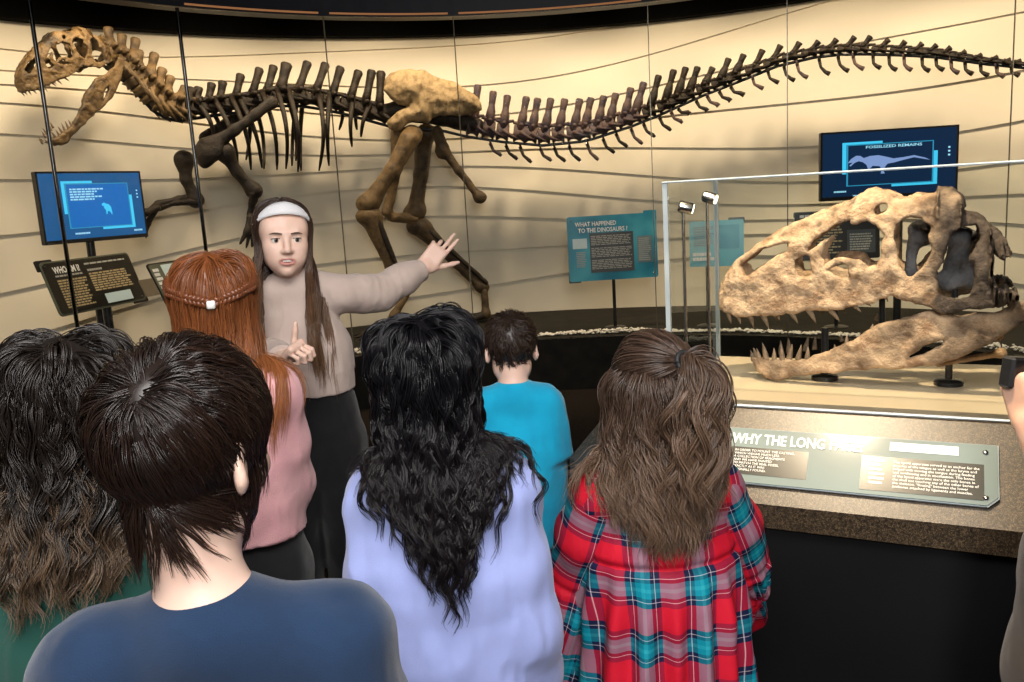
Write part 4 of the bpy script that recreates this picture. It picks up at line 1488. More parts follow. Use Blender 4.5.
def hair_mat(name, root, tip, dark=.45, rough=.36, spec=.5, tip0=.35):
    """attribute strand: R random per hair, G 0..1 along it, B random per lock"""
    m, nt, b = new_mat(name)
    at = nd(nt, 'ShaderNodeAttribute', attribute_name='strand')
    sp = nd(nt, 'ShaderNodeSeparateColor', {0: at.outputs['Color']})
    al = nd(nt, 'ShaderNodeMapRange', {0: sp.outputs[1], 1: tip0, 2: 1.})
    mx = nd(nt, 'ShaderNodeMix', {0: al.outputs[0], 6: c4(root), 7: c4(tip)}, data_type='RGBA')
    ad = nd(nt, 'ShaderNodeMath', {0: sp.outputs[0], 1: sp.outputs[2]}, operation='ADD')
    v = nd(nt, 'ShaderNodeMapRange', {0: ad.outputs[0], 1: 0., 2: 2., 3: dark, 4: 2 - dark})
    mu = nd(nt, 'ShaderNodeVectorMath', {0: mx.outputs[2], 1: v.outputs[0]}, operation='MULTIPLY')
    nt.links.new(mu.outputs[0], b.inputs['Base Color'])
    b.inputs['Roughness'].default_value = rough
    b.inputs['Specular IOR Level'].default_value = spec
    return m

class Head:
    def __init__(s, c, yaw, pitch=0., roll=0., k=1.):
        s.c = np.asarray(c, float)
        s.y = np.array([-math.sin(yaw) * math.cos(pitch), math.cos(yaw) * math.cos(pitch), math.sin(pitch)])
        x = np.array([math.cos(yaw), math.sin(yaw), 0])
        z = np.cross(x, s.y)
        s.x = x * math.cos(roll) + z * math.sin(roll)
        s.z = np.cross(s.x, s.y)
        s.k = k
        s.ax = np.array([s.x, s.y, s.z])
    def w(s, x, y, z):
        return s.c + (s.x * x + s.y * y + s.z * z) * s.k
    def loc(s, V):
        return ((np.asarray(V) - s.c) @ s.ax.T) / s.k

def add_head(g, h, face=False):
    k, ax = h.k, h.ax
    def E(x, y, z, r, kk=.012, op='u', a=None):
        g.ell(h.w(x, y, z), np.array(r) * k, ax if a is None else a, kk, op)
    E(0, -.012, .036, (.073, .092, .080), .02)
    E(0, .028, -.022, (.058, .062, .082), .03)
    E(0, .036, -.074, (.047 if face else .043, .046, .034), .03)
    if face:
        for sx in (-1, 1):
            E(sx * .032, .058, -.046, (.027, .028, .032), .03)
            E(sx * .046, .036, .026, (.020, .035, .033), .03)
    E(0, .066, -.098, (.017, .015, .013), .02)
    for sx in (-1, 1):
        E(sx * .043, .054, -.022, (.020, .024, .020), .02)
        E(sx * .045, .0, -.060, (.014, .03, .022), .02)
    g.cone(h.w(-.030, .079, .020), h.w(.030, .079, .020), .010 * k, .010 * k, .015)
    for sx in (-1, 1):
        E(sx * .031, .101, .001, (.019, .016, .0115), .012, 's')
    for sx in (-1, 1):
        E(sx * .031, .074, .0, (.0150, .0150, .0140), .004)
        E(sx * .031, .0925, -.0005, (.0145, .0095, .0062), .002, 's')
    g.cone(h.w(0, .082, .012), h.w(0, .104, -.028), .0075 * k, .0105 * k, .010)
    E(0, .105, -.031, (.0095, .0095, .008), .006)
    for sx in (-1, 1):
        E(sx * .0115, .094, -.034, (.0075, .010, .0075), .006)
    # lips
    g.chain([h.w(x, y, z) for x, y, z in ((-.0265, .0735, -.0585), (-.0120, .0875, -.0575), (0, .0902, -.0588), (.0120, .0875, -.0575), (.0265, .0735, -.0585))], [.0028 * k, .0042 * k, .0045 * k, .0042 * k, .0028 * k], .005)
    g.chain([h.w(x, y, z) for x, y, z in ((-.0260, .0735, -.0592), (-.0130, .0855, -.0700), (0, .0885, -.0735), (.0130, .0855, -.0700), (.0260, .0735, -.0592))], [.0028 * k, .0048 * k, .0058 * k, .0048 * k, .0028 * k], .005)
    E(0, .094, -.0645, (.0190, .016, .0048 if face else .0014), .002, 's')
    E(0, .093, -.084, (.018, .009, .005), .008, 's')
    # ears
    for sx in (-1, 1):
        c_, s_ = math.cos(.35 * sx), math.sin(.35 * sx)
        ea = np.array([h.x * c_ + h.y * s_, -h.x * s_ + h.y * c_, h.z])
        E(sx * .075, -.018, -.010, (.0075, .017, .031), .008, 'u', ea)
        E(sx * .080, -.022, -.020, (.006, .011, .014), .004, 'u', ea)
        E(sx * .083, -.014, -.004, (.005, .008, .017), .004, 's', ea)

def add_hand(g, wr, d, n, size, curl=(.25, .3, .35, .4), thumb=.7, side=1, spread=.06, thumb_up=None, res_k=.003):
    """wr wrist, d finger direction, n palm normal (palm faces n), side=+1 thumb on d x n side"""
    d = np.asarray(d, float); d /= np.linalg.norm(d)
    n = np.asarray(n, float); n = n - d * (n @ d); n /= np.linalg.norm(n)
    t = np.cross(d, n) * side                     # thumb side
    S = size
    wr = np.asarray(wr, float)
    g.rbox(wr + d * .048 * S, (.050 * S, .038 * S, .0135 * S), .012 * S, np.array([d, t, n]), .015)
    g.ell(wr + d * .030 * S + t * .026 * S + n * .008 * S, (.030 * S, .015 * S, .014 * S), np.array([d, t, n]), .012)
    fl = [.072, .080, .074, .058]
    for i in range(4):
        off = (.029 - .0195 * i) * S
        b0 = wr + d * (.090 - .004 * abs(i - 1)) * S + t * off
        a = 0.
        dr = d + t * (spread * (1.5 - i))
        dr = dr / np.linalg.norm(dr)
        p = b0 - d * .012 * S
        seg = [fl[i] * .46, fl[i] * .30, fl[i] * .26]
        rr = [.0088, .0080, .0074, .0062]
        if i == 3:
            rr = [x * .88 for x in rr]
        for j in range(3):
            a += curl[i] * (1.0 if j else .9)
            v = dr * math.cos(a) + n * math.sin(a)
            q = p + v * (seg[j] + (.012 if j == 0 else 0)) * S
            g.cone(p, q, rr[j] * S, rr[j + 1] * S, res_k)
            p = q
    tb = wr + d * .022 * S + t * .030 * S + n * .006 * S
    if thumb_up is None:
        v0 = d * math.cos(thumb) + t * math.sin(thumb) + n * .25
    else:
        v0 = np.asarray(thumb_up, float)
    v0 = v0 / np.linalg.norm(v0)
    p1 = tb + v0 * .042 * S
    v1 = v0 * .95 + d * .18
    v1 /= np.linalg.norm(v1)
    p2 = p1 + v1 * .032 * S
    p3 = p2 + (v1 * .97 - n * .1) * .024 * S
    g.chain([tb, p1, p2, p3], [.0135 * S, .0105 * S, .0095 * S, .0070 * S], .005)

class Person:
    def __init__(s, label, base, yaw, H, head, sw, build=1., skin=None, h=.005, arms=None, face=False, legs_apart=.055, group=None, lean=(0, 0), drop=.066):
        s.H, s.b, s.h = H, build, h
        s.f = np.array([-math.sin(yaw), math.cos(yaw), 0])
        s.r = np.array([math.cos(yaw), math.sin(yaw), 0])
        s.o = np.array([base[0], base[1], 0.])
        s.hd = head
        s.skin = skin or M_SKIN
        s.t = thing('person', s.o, label, 'person', group)
        hh = .229 * head.k
        s.zs = H - hh - drop * H
        s.sw = sw
        s.lean = np.array([lean[0], lean[1], 0.])
        J = s.J = {}
        top = lambda z: s.lean * np.clip((z / H - .45) / .4, 0, 1)
        s.top = top
        for sd, nm in ((-1, 'l'), (1, 'r')):
            J['sh' + nm] = s.L(sd * sw, 0, s.zs - .005) + top(s.zs)
            J['hip' + nm] = s.L(sd * .052 * H, 0, .50 * H)
            J['kn' + nm] = s.L(sd * (legs_apart * H + .002), .012 * H, .275 * H)
            J['an' + nm] = s.L(sd * (legs_apart * H + .005), -.012 * H, .05 * H)
            a = (arms or {}).get(nm)
            if a:
                J['el' + nm], J['wr' + nm] = np.asarray(a[0], float), np.asarray(a[1], float)
            else:
                J['el' + nm] = s.L(sd * (sw + .018 * H), -.012 * H, s.zs - .185 * H) + top(.6 * H)
                J['wr' + nm] = s.L(sd * (sw + .016 * H), .045 * H, s.zs - .335 * H)
        s.arms = arms or {}
        s.face = face
        s.neck0 = s.L(0, -.006 * H, s.zs + .032 * H) + top(s.zs)
        s.neck1 = head.w(0, -.018, -.055)
        q_ = s.zs / H
        s.torso_z = [.49, .56, q_ * .55 + .56 * .45 - .045, q_ - .155, q_ - .098, q_ - .040]
        s.torso_r = [.098, .094, .084, .089, .088, .066]
    def L(s, x, y, z):
        return s.o + s.r * x + s.f * y + np.array([0, 0, z])
    def torso_pts(s):
        return [s.L(0, 0, z * s.H) + s.top(z * s.H) for z in s.torso_z]
    def bounds(s, pts, pad):
        return np.min(pts, 0) - pad, np.max(pts, 0) + pad
    def body(s):
        J, H, b = s.J, s.H, s.b
        pts = list(J.values()) + [s.hd.w(0, 0, .13), s.hd.w(0, .13, -.12), s.hd.w(0, -.12, 0), s.hd.w(.1, 0, 0), s.hd.w(-.1, 0, 0), s.L(0, .17 * H, 0), s.L(0, -.1 * H, 0)]
        lo, hi = s.bounds(pts, .12)
        for nm in 'lr':
            a = s.arms.get(nm)
            if a:
                q = J['wr' + nm] + np.asarray(a[2]) / np.linalg.norm(a[2]) * .22
                lo, hi = np.minimum(lo, q - .06), np.maximum(hi, q + .06)
        lo[2] = -.02
        hi[2] = s.hd.w(0, 0, .13)[2] + .03
        g = SDF(lo, hi, s.h)
        tp = s.torso_pts()
        g.chain(tp, [r * H * b * (.92 if i < 5 else .8) for i, r in enumerate(s.torso_r)], .04, 'u', 1.5, s.f)
        for nm in 'lr':
            sh, el, wr = J['sh' + nm], J['el' + nm], J['wr' + nm]
            g.cone(s.neck0 - np.array([0, 0, .012 * H]), sh, .033 * H, .031 * H * b, .03)
            g.chain([sh, el, wr], [.030 * H * b, .0235 * H * b, .0160 * H], .02)
            fm = el * .7 + wr * .3
            g.cone(el, fm, .0225 * H * b, .0235 * H * b, .01)
            a = s.arms.get(nm)
            sgn = 1 if nm == 'r' else -1
            hs = .93 * H / 1.65 if H > 1.3 else .95 * H / 1.6
            if a and len(a) > 3:
                kw = a[4] if len(a) > 4 else {}
                add_hand(g, wr, a[2], a[3], hs, **kw)
            else:
                dd = wr - el
                dd = dd / np.linalg.norm(dd) + np.array([0, 0, -.3])
                # hanging hand, palm toward the thigh, thumb forward
                add_hand(g, wr, dd, -s.r * sgn, hs, side=sgn if True else 1, curl=(.3, .35, .4, .45))
            hp, kn, an = J['hip' + nm], J['kn' + nm], J['an' + nm]
            g.chain([hp, kn, an], [.052 * H * b, .034 * H * b, .022 * H], .03)
            g.ell(hp * .5 + kn * .5 + s.f * .004, (.046 * H * b, .05 * H * b, .10 * H), None, .04)
            g.ell(kn * .62 + an * .38 - s.f * .010 * H, (.030 * H * b, .033 * H * b, .07 * H), None, .03)
            g.cone(an - np.array([0, 0, .012 * H]), an + s.f * .085 * H - np.array([0, 0, .03 * H]), .024 * H, .016 * H, .02)
        g.cone(s.neck0, s.neck1, .0345 * H * (.92 if H > 1.5 else .88), .049 * s.hd.k, .03)
        add_head(g, s.hd, s.face)
        V, Q = main_piece(*g.nets(1))
        me = mesh_np('body', V, Q)
        l = s.hd.loc(V)
        q = np.sqrt((l[:, 0] / .026) ** 2 + ((l[:, 2] + .0655) / .0125) ** 2)
        tone = np.clip((1.12 - q) * 5, 0, 1) * (l[:, 1] > .072) * .75
        for sx in (-1, 1):
            d_ = np.linalg.norm((l - np.array([sx * .043, .06, -.032])) / np.array([.03, .05, .03]), axis=1)
            tone = np.maximum(tone, np.clip(1 - d_, 0, 1) * .13)
        attr(me, 'tone', np.repeat(tone[:, None], 3, 1))
        s.bo = obj('body', me, s.skin, s.t)
        for sx in (-1, 1):
            c = s.hd.w(sx * .031, .0755, 0)
            V2, Q2 = ball(c, .0138 * s.hd.k, 18, 14)
            e = mesh_np('eye', V2, Q2)
            gz = getattr(s, 'gaze', s.hd.y)
            gz = gz / np.linalg.norm(gz)
            tn = ((V2 - c) / (.0138 * s.hd.k)) @ gz
            attr(e, 'tone', np.repeat(tn[:, None], 3, 1))
            obj('eye', e, M_EYE, s.t)
    def shirt(s, name, m, off=.014, sleeve='long', hem=.47, neck_r=.058, neck_z=0., fold=.004, flare=0., cuff=.0, h=None, plaid=False, split=False, skirt=None, sl_off=None, seed=0., collar=None, ring=0., puff=0.):
        J, H, b = s.J, s.H, s.b
        h = h or .006
        sl_off = off if sl_off is None else sl_off
        pts = [J[k + n] for k in ('sh', 'el', 'wr') for n in 'lr'] + s.torso_pts() + [s.L(0, 0, (skirt[0] if skirt else hem) * H), s.neck0]
        lo, hi = s.bounds(pts, .14 + (skirt[1] if skirt else 0) * .6)
        hi[2] = min(hi[2], s.neck0[2] + .12)
        g = SDF(lo, hi, h)
        tp = s.torso_pts()
        rr = [r * H * b + off for r in s.torso_r]
        rr[0] += flare
        rr[1] += flare * .6
        rr[-1] = s.torso_r[-1] * H * b * .85 + off
        g.chain(tp, rr, .05, 'u', 1.42, s.f)
        if tp[0][2] > hem * H:
            q = s.L(0, 0, hem * H - .02)
            g.cone(tp[0], q, rr[0], rr[0] + flare * .5, .03, 'u', 1.4, s.f)
        if skirt:
            zk, rk = skirt
            wz = .665 * H
            g.chain([s.L(0, 0, wz) + s.top(wz), s.L(0, 0, wz - .09 * H), s.L(0, 0, zk * H)], [.082 * H * b + off, .108 * H * b + off, rk], .02, 'u', 1.25, s.f)
        for nm in 'lr':
            sh, el, wr = J['sh' + nm], J['el' + nm], J['wr' + nm]
            g.cone(s.neck0 - np.array([0, 0, .012 * H]), sh, .033 * H + off * .8, .031 * H * b + off, .035)
            a2 = SDF(*s.bounds([sh, el, wr], .12), h)
            ro = sl_off
            if sleeve == 'long':
                end = wr + (el - wr) * .06
                a2.chain([sh, sh * .5 + el * .5, el, el * .45 + end * .55, end], [.032 * H * b + ro, .030 * H * b + ro * 1.1, .026 * H * b + ro * 1.15 + puff * .5, .023 * H * b + ro * 1.1 + puff, .0185 * H + ro * .75], .03)
                d = end - el
            elif sleeve == 'half':
                end = el + (wr - el) * .75
                a2.chain([sh, sh * .5 + el * .5, el, el + (end - el) * .3, end], [.033 * H * b + ro, .034 * H * b + ro * 1.2, .026 * H * b + ro * 1.3, .028 * H * b + ro * 1.4 + puff * .6, .030 * H * b + ro * 1.8 + puff * 1.6], .02)
                d = end - el
            else:
                end = sh + (el - sh) * .72
                a2.chain([sh, sh * .5 + end * .5, end], [.032 * H * b + ro, .033 * H * b + ro * 1.2, .032 * H * b + ro * 1.5], .03)
                d = end - sh
            d = d / np.linalg.norm(d)
            e1 = np.cross(d, s.f + .01); e1 /= np.linalg.norm(e1)
            if sleeve == 'long' and cuff > 0:
                a2.cone(end - d * .045, end, .0185 * H + ro * .9 + cuff, .0185 * H + ro * .7 + cuff * .6, .006)
            a2.rbox(end + d * .08, (.08, .12, .12), .004, np.array([d, e1, np.cross(d, e1)]), .004, 's')
            if split:
                SV, SQ = main_piece(*a2.nets(1))
                SN = normals(SV, SQ)
                ab = el - sh
                ln = np.linalg.norm(ab)
                e = np.cross(ab / ln, s.f); e /= np.linalg.norm(e)
                al = (SV - sh) @ (ab / ln)
                acr = (SV - sh) @ e
                pz = SV - s.o
                dz = fold * 1.2 * fbm(np.stack([pz[:, 0] * 12, pz[:, 1] * 12, pz[:, 2] * 14], 1), 3)
                an_ = np.arctan2((SV - el) @ s.f, acr)
                fl_ = np.clip((al - ln * 1.0) / .06, 0, 1)
                dz += fl_ * .006 * np.sin(an_ * 9) - .007 * np.exp(-((al - ln * 1.0) / .008) ** 2)
                SV = (SV + SN * dz[:, None]).astype(np.float32)
                sme = mesh_np('sleeve', SV, SQ)
                attr(sme, 'plaid', np.stack([acr + .03, 1.3 - al, al * 0], 1))
                obj('sleeve', sme, m, s.t)
                continue
            # merge the sleeve into the garment grid
            V_lo = np.round((a2.lo - g.lo) / h).astype(int)
            a2s = []
            gs = []
            for ax_ in range(3):
                a0, a1 = max(0, V_lo[ax_]), min(g.n[ax_], V_lo[ax_] + a2.n[ax_])
                gs.append(slice(a0, a1)); a2s.append(slice(a0 - V_lo[ax_], a1 - V_lo[ax_]))
            sub = a2.d[tuple(a2s)]
            g.d[tuple(gs)] = smin(g.d[tuple(gs)], sub, .03 if sleeve != 'x' else 0)
        nd_ = s.neck1 - s.neck0
        nd_ = nd_ / np.linalg.norm(nd_) + np.array([0, 0, .8])
        nd_ = nd_ / np.linalg.norm(nd_)
        if collar:
            cr, ch = collar
            g.cone(s.neck0 - nd_ * .02, s.neck0 + nd_ * ch, cr + .006, cr, .015)
            q = s.neck0 + nd_ * (ch + .02)
            g.cyl(s.neck0 + nd_ * ch, nd_, .12, cr + .025, .003, 's')
        else:
            c = s.neck0 + np.array([0, 0, .012 * H + neck_z])
            g.cone(c + s.f * .006, c + np.array([0, 0, .2]) + s.f * .04, neck_r, neck_r * 1.25, .008, 's')
            if ring:
                mb = MB()
                e2 = unit(s.f + np.array([0, 0, -.25]))
                pr_ = [c + s.f * .008 + np.array([0, 0, ring]) + (s.r * math.cos(a) + e2 * math.sin(a) * 1.02) * (neck_r + .002) for a in np.linspace(0, 2 * PI, 41)]
                mb.tube(pr_, .0075, 9, flat=((0, 0, 1), .75))
                mb.build('collar', m, s.t, True)
        if not skirt:
            g.half(s.L(0, 0, hem * H), (0, 0, -1))
        else:
            g.half(s.L(0, 0, skirt[0] * H), (0, 0, -1))
        V, Q = main_piece(*g.nets(1))
        N = normals(V, Q)
        # cloth folds: drawn out along gravity, plus creases at the elbows
        p = V - s.o
        a = fbm(np.stack([p[:, 0] * 13 + seed, p[:, 1] * 13, p[:, 2] * 4.2], 1), 3)
        r2 = fbm(np.stack([p[:, 0] * 9 + seed + 5, p[:, 1] * 9 + 3, p[:, 2] * 15], 1), 2)
        dsp = fold * ((1 - np.abs(a) * 2.0) * .9 + .5 * r2)
        dsp *= np.clip((np.linalg.norm(V - s.neck0, axis=1) - .075) / .08, 0, 1)
        for nm in 'lr':
            de = np.linalg.norm(V - J['el' + nm], axis=1)
            dsp += np.exp(-(de / .05) ** 2) * fold * .7 * fbm(np.stack([p[:, 0] * 12, p[:, 1] * 12, p[:, 2] * 45], 1), 2)
        if skirt:
            wz = .665 * H
            lw = np.clip((wz - V[:, 2]) / .12, 0, 1)
            an = np.arctan2(p @ s.f, p @ s.r)
            dsp += lw * .011 * np.sin(an * 15 + 1.5 * vnoise(p * 5))
            dsp -= .010 * np.exp(-((V[:, 2] - wz) / .007) ** 2)
        V = (V + N * dsp[:, None]).astype(np.float32)
        V[:, 2] = np.maximum(V[:, 2], (skirt[0] if skirt else hem) * H - .02)
        me = mesh_np(name, V, Q)
        if plaid:
            u = p @ s.r
            v = V[:, 2].copy()
            attr(me, 'plaid', np.stack([u, v, v * 0], 1))
        return obj(name, me, m, s.t)
    def trousers(s, m, off=.012, waist=.60, name='trousers', end=.06, fold=.004, wide=0.):
        J, H, b = s.J, s.H, s.b
        pts = [J[k + n] for k in ('hip', 'kn', 'an') for n in 'lr'] + [s.L(0, 0, waist * H)]
        lo, hi = s.bounds(pts, .15)
        lo[2] = 0
        g = SDF(lo, hi, .007)
        g.chain([s.L(0, 0, .50 * H), s.L(0, 0, .56 * H), s.L(0, 0, waist * H + .05)], [.096 * H * b + off, .092 * H * b + off, .078 * H * b + off], .03, 'u', 1.45, s.f)
        for nm in 'lr':
            hp, kn, an = J['hip' + nm], J['kn' + nm], J['an' + nm]
            g.chain([hp, hp * .5 + kn * .5, kn, kn * .5 + an * .5, an - np.array([0, 0, .0])], [.055 * H * b + off, .050 * H * b + off, .037 * H * b + off + wide * .5, .034 * H * b + off + wide * .8, .026 * H + off + wide], .035)
        g.half(s.L(0, 0, end * H), (0, 0, -1))
        g.half(s.L(0, 0, waist * H), (0, 0, 1))
        V, Q = main_piece(*g.nets(1))
        N = normals(V, Q)
        p = V - s.o
        V = (V + N * (fold * fbm(np.stack([p[:, 0] * 14, p[:, 1] * 14, p[:, 2] * 9], 1), 3))[:, None]).astype(np.float32)
        return obj(name, mesh_np(name, V, Q), m, s.t)
    def shoes(s, m, msole):
        H = s.H
        for nm in 'lr':
            an = s.J['an' + nm]
            z0 = .0
            b0 = np.array([an[0], an[1], 0])
            lo, hi = s.bounds([b0 - s.f * .07 * H, b0 + s.f * .14 * H, b0 + np.array([0, 0, .09 * H])], .06)
            lo[2] = -.01
            g = SDF(lo, hi, .005)
            up = np.array([0, 0, 1.])
            g.ell(b0 + s.f * .005 * H + up * .035 * H, (.030 * H, .030 * H, .036 * H), None, .03)
            g.cone(b0 - s.f * .012 * H + up * .026 * H, b0 + s.f * .10 * H + up * .020 * H, .028 * H, .026 * H, .02)
            g.half(b0 + up * .012, (0, 0, -1))
            V, Q = main_piece(*g.nets(1))
            so = obj('shoe', mesh_np('shoe', V, Q), m, s.t)
            g = SDF(lo, hi, .005)
            g.cone(b0 - s.f * .014 * H + up * .010, b0 + s.f * .10 * H + up * .010, .031 * H, .029 * H, .01)
            g.half(b0 + up * .016, (0, 0, 1))
            g.half(b0 + up * .001, (0, 0, -1))
            V, Q = main_piece(*g.nets(0))
            obj('sole', mesh_np('sole', V, Q), msole, so)
    def colliders(s, off=.02):
        h = s.hd
        k = h.k
        els = [(h.w(0, -.012, .036), np.array([.073, .092, .080]) * k, h.ax), (h.w(0, .02, -.03), np.array([.058, .062, .082]) * k, h.ax)]
        J, H, b = s.J, s.H, s.b
        caps = [(s.neck0 - np.array([0, 0, .02]), s.neck1, .036 * H)]
        for nm in 'lr':
            caps.append((s.neck0 - np.array([0, 0, .012 * H]), J['sh' + nm], .034 * H * b + off))
            caps.append((J['sh' + nm], J['el' + nm], .031 * H * b + off))
        # torso as flattened stack
        tps = s.torso_pts()
        tor = (tps, [r * H * b + off for r in s.torso_r])
        return els, caps, tor

def ball(c, r, nu=12, nv=8):
    V, Q = [], []
    for j in range(nv + 1):
        a = PI * j / nv
        for i in range(nu):
            t = 2 * PI * i / nu
            V.append((c[0] + r * math.sin(a) * math.cos(t), c[1] + r * math.sin(a) * math.sin(t), c[2] + r * math.cos(a)))
    for j in range(nv):
        for i in range(nu):
            i2 = (i + 1) % nu
            Q.append((j * nu + i, (j + 1) * nu + i, (j + 1) * nu + i2, j * nu + i2))
    return np.array(V), np.array(Q)

def eye_mat():
    m, nt, b = new_mat('eye')
    at = nd(nt, 'ShaderNodeAttribute', attribute_name='tone')
    nt.links.new(ramp(nt, at.outputs['Fac'], [(0., (.78, .74, .70)), (.855, (.78, .74, .70)), (.875, (.10, .07, .05)), (.955, (.12, .09, .07)), (.965, (.005, .005, .005))]), b.inputs['Base Color'])
    b.inputs['Roughness'].default_value = .08
    return m
M_EYE = eye_mat()

# ------------------------------------------------------------------ hair
def unit(v):
    return v / (np.linalg.norm(v, axis=-1, keepdims=True) + 1e-9)

def collide(p, col, dl, f, soft=1.):
    els, caps, (tps, trs) = col
    for c, r, ax in els:
        q = (p - c) @ ax.T
        rr = r[None, :] + dl[:, None]
        k0 = np.sqrt(((q / rr) ** 2).sum(1))
        m = k0 < 1
        if m.any():
            q[m] = q[m] / np.maximum(k0[m], .05)[:, None]
            p[m] = (q @ ax + c)[m]
    for a, b_, r in caps:
        ab = b_ - a
        t = np.clip((p - a) @ ab / (ab @ ab), 0, 1)
        v = p - a - t[:, None] * ab
        d = np.linalg.norm(v, axis=1)
        rr = r + dl * .5
        m = d < rr
        if m.any():
            p[m] = (a + t[:, None] * ab + v / np.maximum(d, 1e-4)[:, None] * rr[:, None])[m]
    # torso (flattened along f)
    for i in range(len(tps) - 1):
        a, b_ = tps[i], tps[i + 1]
        ab = b_ - a
        t = np.clip((p - a) @ ab / (ab @ ab), 0, 1)
        v = p - a - t[:, None] * ab
        fv = v @ f
        v2 = v + np.outer(fv * .45, f)
        d = np.linalg.norm(v2, axis=1)
        rr = trs[i] + (trs[i + 1] - trs[i]) * t + dl * .5
        m = d < rr
        if m.any():
            v3 = v2 / np.maximum(d, 1e-4)[:, None] * rr[:, None]
            fv3 = v3 @ f
            v3 = v3 - np.outer(fv3 * (1 - 1 / 1.45), f)
            p[m] = (a + t[:, None] * ab + v3)[m]
    return p

def scalp_roots(h, n, rg, ok):
    out = []
    while len(out) < n:
        d = rg.normal(size=3)
        d /= np.linalg.norm(d)
        if ok(d):
            out.append(d)
    d = np.array(out)
    q = np.array([0, -.012, .036]) + d * np.array([.073, .092, .080])
    return d, h.c + (q * h.k) @ h.ax

def std_ok(d):
    if d[1] > .30 and d[2] < .55 - .25 * abs(d[0]):
        return False
    if d[1] > -.25 and d[2] < -.12:
        return False
    return d[2] > -.72

def grow(roots, dirs, lens, dl, col, f, n=22, grav=.10, g_end=None, flow=None, fix=None):
    N = len(roots)
    p = roots.copy()
    d = dirs.copy()
    st = (lens / (n - 1))[:, None]
    out = [p.copy()]
    g_end = grav if g_end is None else g_end
    for i in range(1, n):
        t = i / (n - 1)
        g = grav + (g_end - grav) * t
        d = unit(d * (1 - g) + np.array([0, 0, -1.]) * g)
        if flow is not None:
            d = unit(d + flow(p, t))
        q = p + d * st
        ramp_ = np.clip(i / 4, 0, 1)
        q = collide(q.copy(), col, dl * ramp_, f)
        if fix is not None:
            q = fix(q, dl)
        d2 = unit(q - p)
        q = p + d2 * st
        d = unit(d * .35 + d2 * .65)
        p = q
        out.append(p.copy())
    return np.stack(out, 1)

def resample(G, n):
    m = G.shape[1]
    x = np.linspace(0, m - 1, n)
    i = np.clip(x.astype(int), 0, m - 2)
    f = (x - i)[None, :, None]
    # smooth (catmull-like) via linear then filter
    R = G[:, i] * (1 - f) + G[:, i + 1] * f
    for _ in range(2):
        R[:, 1:-1] = R[:, 1:-1] * .5 + .25 * (R[:, :-2] + R[:, 2:])
    return R

def locks(G, rg, kids, R0, R1, seg, amp=0., lam=.06, ratio=1., amp_pow=1., jit=.0, frizz=0., r=.001, center=None, root_r=None, shorten=.15, tight=1.6):
    """strands clustered round guide curves -> (centres (S,n,3), random, lock random)"""
    G = resample(G, seg)
    N = len(G)
    T = unit(np.gradient(G, axis=1))
    cen = G.mean((0, 1)) if center is None else center
    outw = G - np.asarray(cen)
    outw[..., 2] *= .2
    e1 = unit(np.cross(T, unit(outw)))
    e2 = np.cross(e1, T)
    t = np.linspace(0, 1, seg)
    L = np.linalg.norm(np.diff(G, axis=1), axis=2).sum(1)
    S, rn, rl = [], [], []
    lr = rg.random(N)
    ph = rg.random(N) * 2 * PI
    lamv = lam * (.8 + .4 * rg.random(N))
    ampv = amp * (.6 + .8 * rg.random(N))
    hand = np.where(rg.random(N) < .5, -1, 1)
    rr = R0 if root_r is None else root_r
    for k in range(kids):
        a = rg.random(N) * 2 * PI
        rad = np.sqrt(rg.random(N))
        Rt = (rr + (R0 - rr) * np.clip(t * 4, 0, 1)) * (1 - t ** tight) + R1 * t ** tight
        o1 = (np.cos(a) * rad)[:, None] * Rt[None]
        o2 = (np.sin(a) * rad)[:, None] * Rt[None]
        s = t[None] * L[:, None]
        p2 = ph[:, None] + 2 * PI * s / lamv[:, None] * hand[:, None] + (rg.normal(size=N) * jit)[:, None]
        A_ = ampv[:, None] * np.clip(t * 2.2, 0, 1)[None] ** amp_pow
        w1, w2 = A_ * np.cos(p2), A_ * np.sin(p2) * ratio
        C_ = G + e1 * (o1 + w1)[..., None] + e2 * (o2 + w2)[..., None]
        if frizz:
            fz = np.cumsum(rg.normal(size=(N, seg, 3)), 1) / math.sqrt(seg)
            C_ = C_ + fz * frizz * t[None, :, None]
        if shorten:
            cut = 1 - shorten * rg.random(N)
            x = cut[:, None] * np.linspace(0, seg - 1, seg)[None]
            i = np.clip(x.astype(int), 0, seg - 2)
            f = (x - i)[..., None]
            ii = np.arange(N)[:, None]
            C_ = C_[ii, i] * (1 - f) + C_[ii, i + 1] * f
        S.append(C_)
        rn.append(rg.random(N))
        rl.append(lr)
    return np.concatenate(S), np.concatenate(rn), np.concatenate(rl)

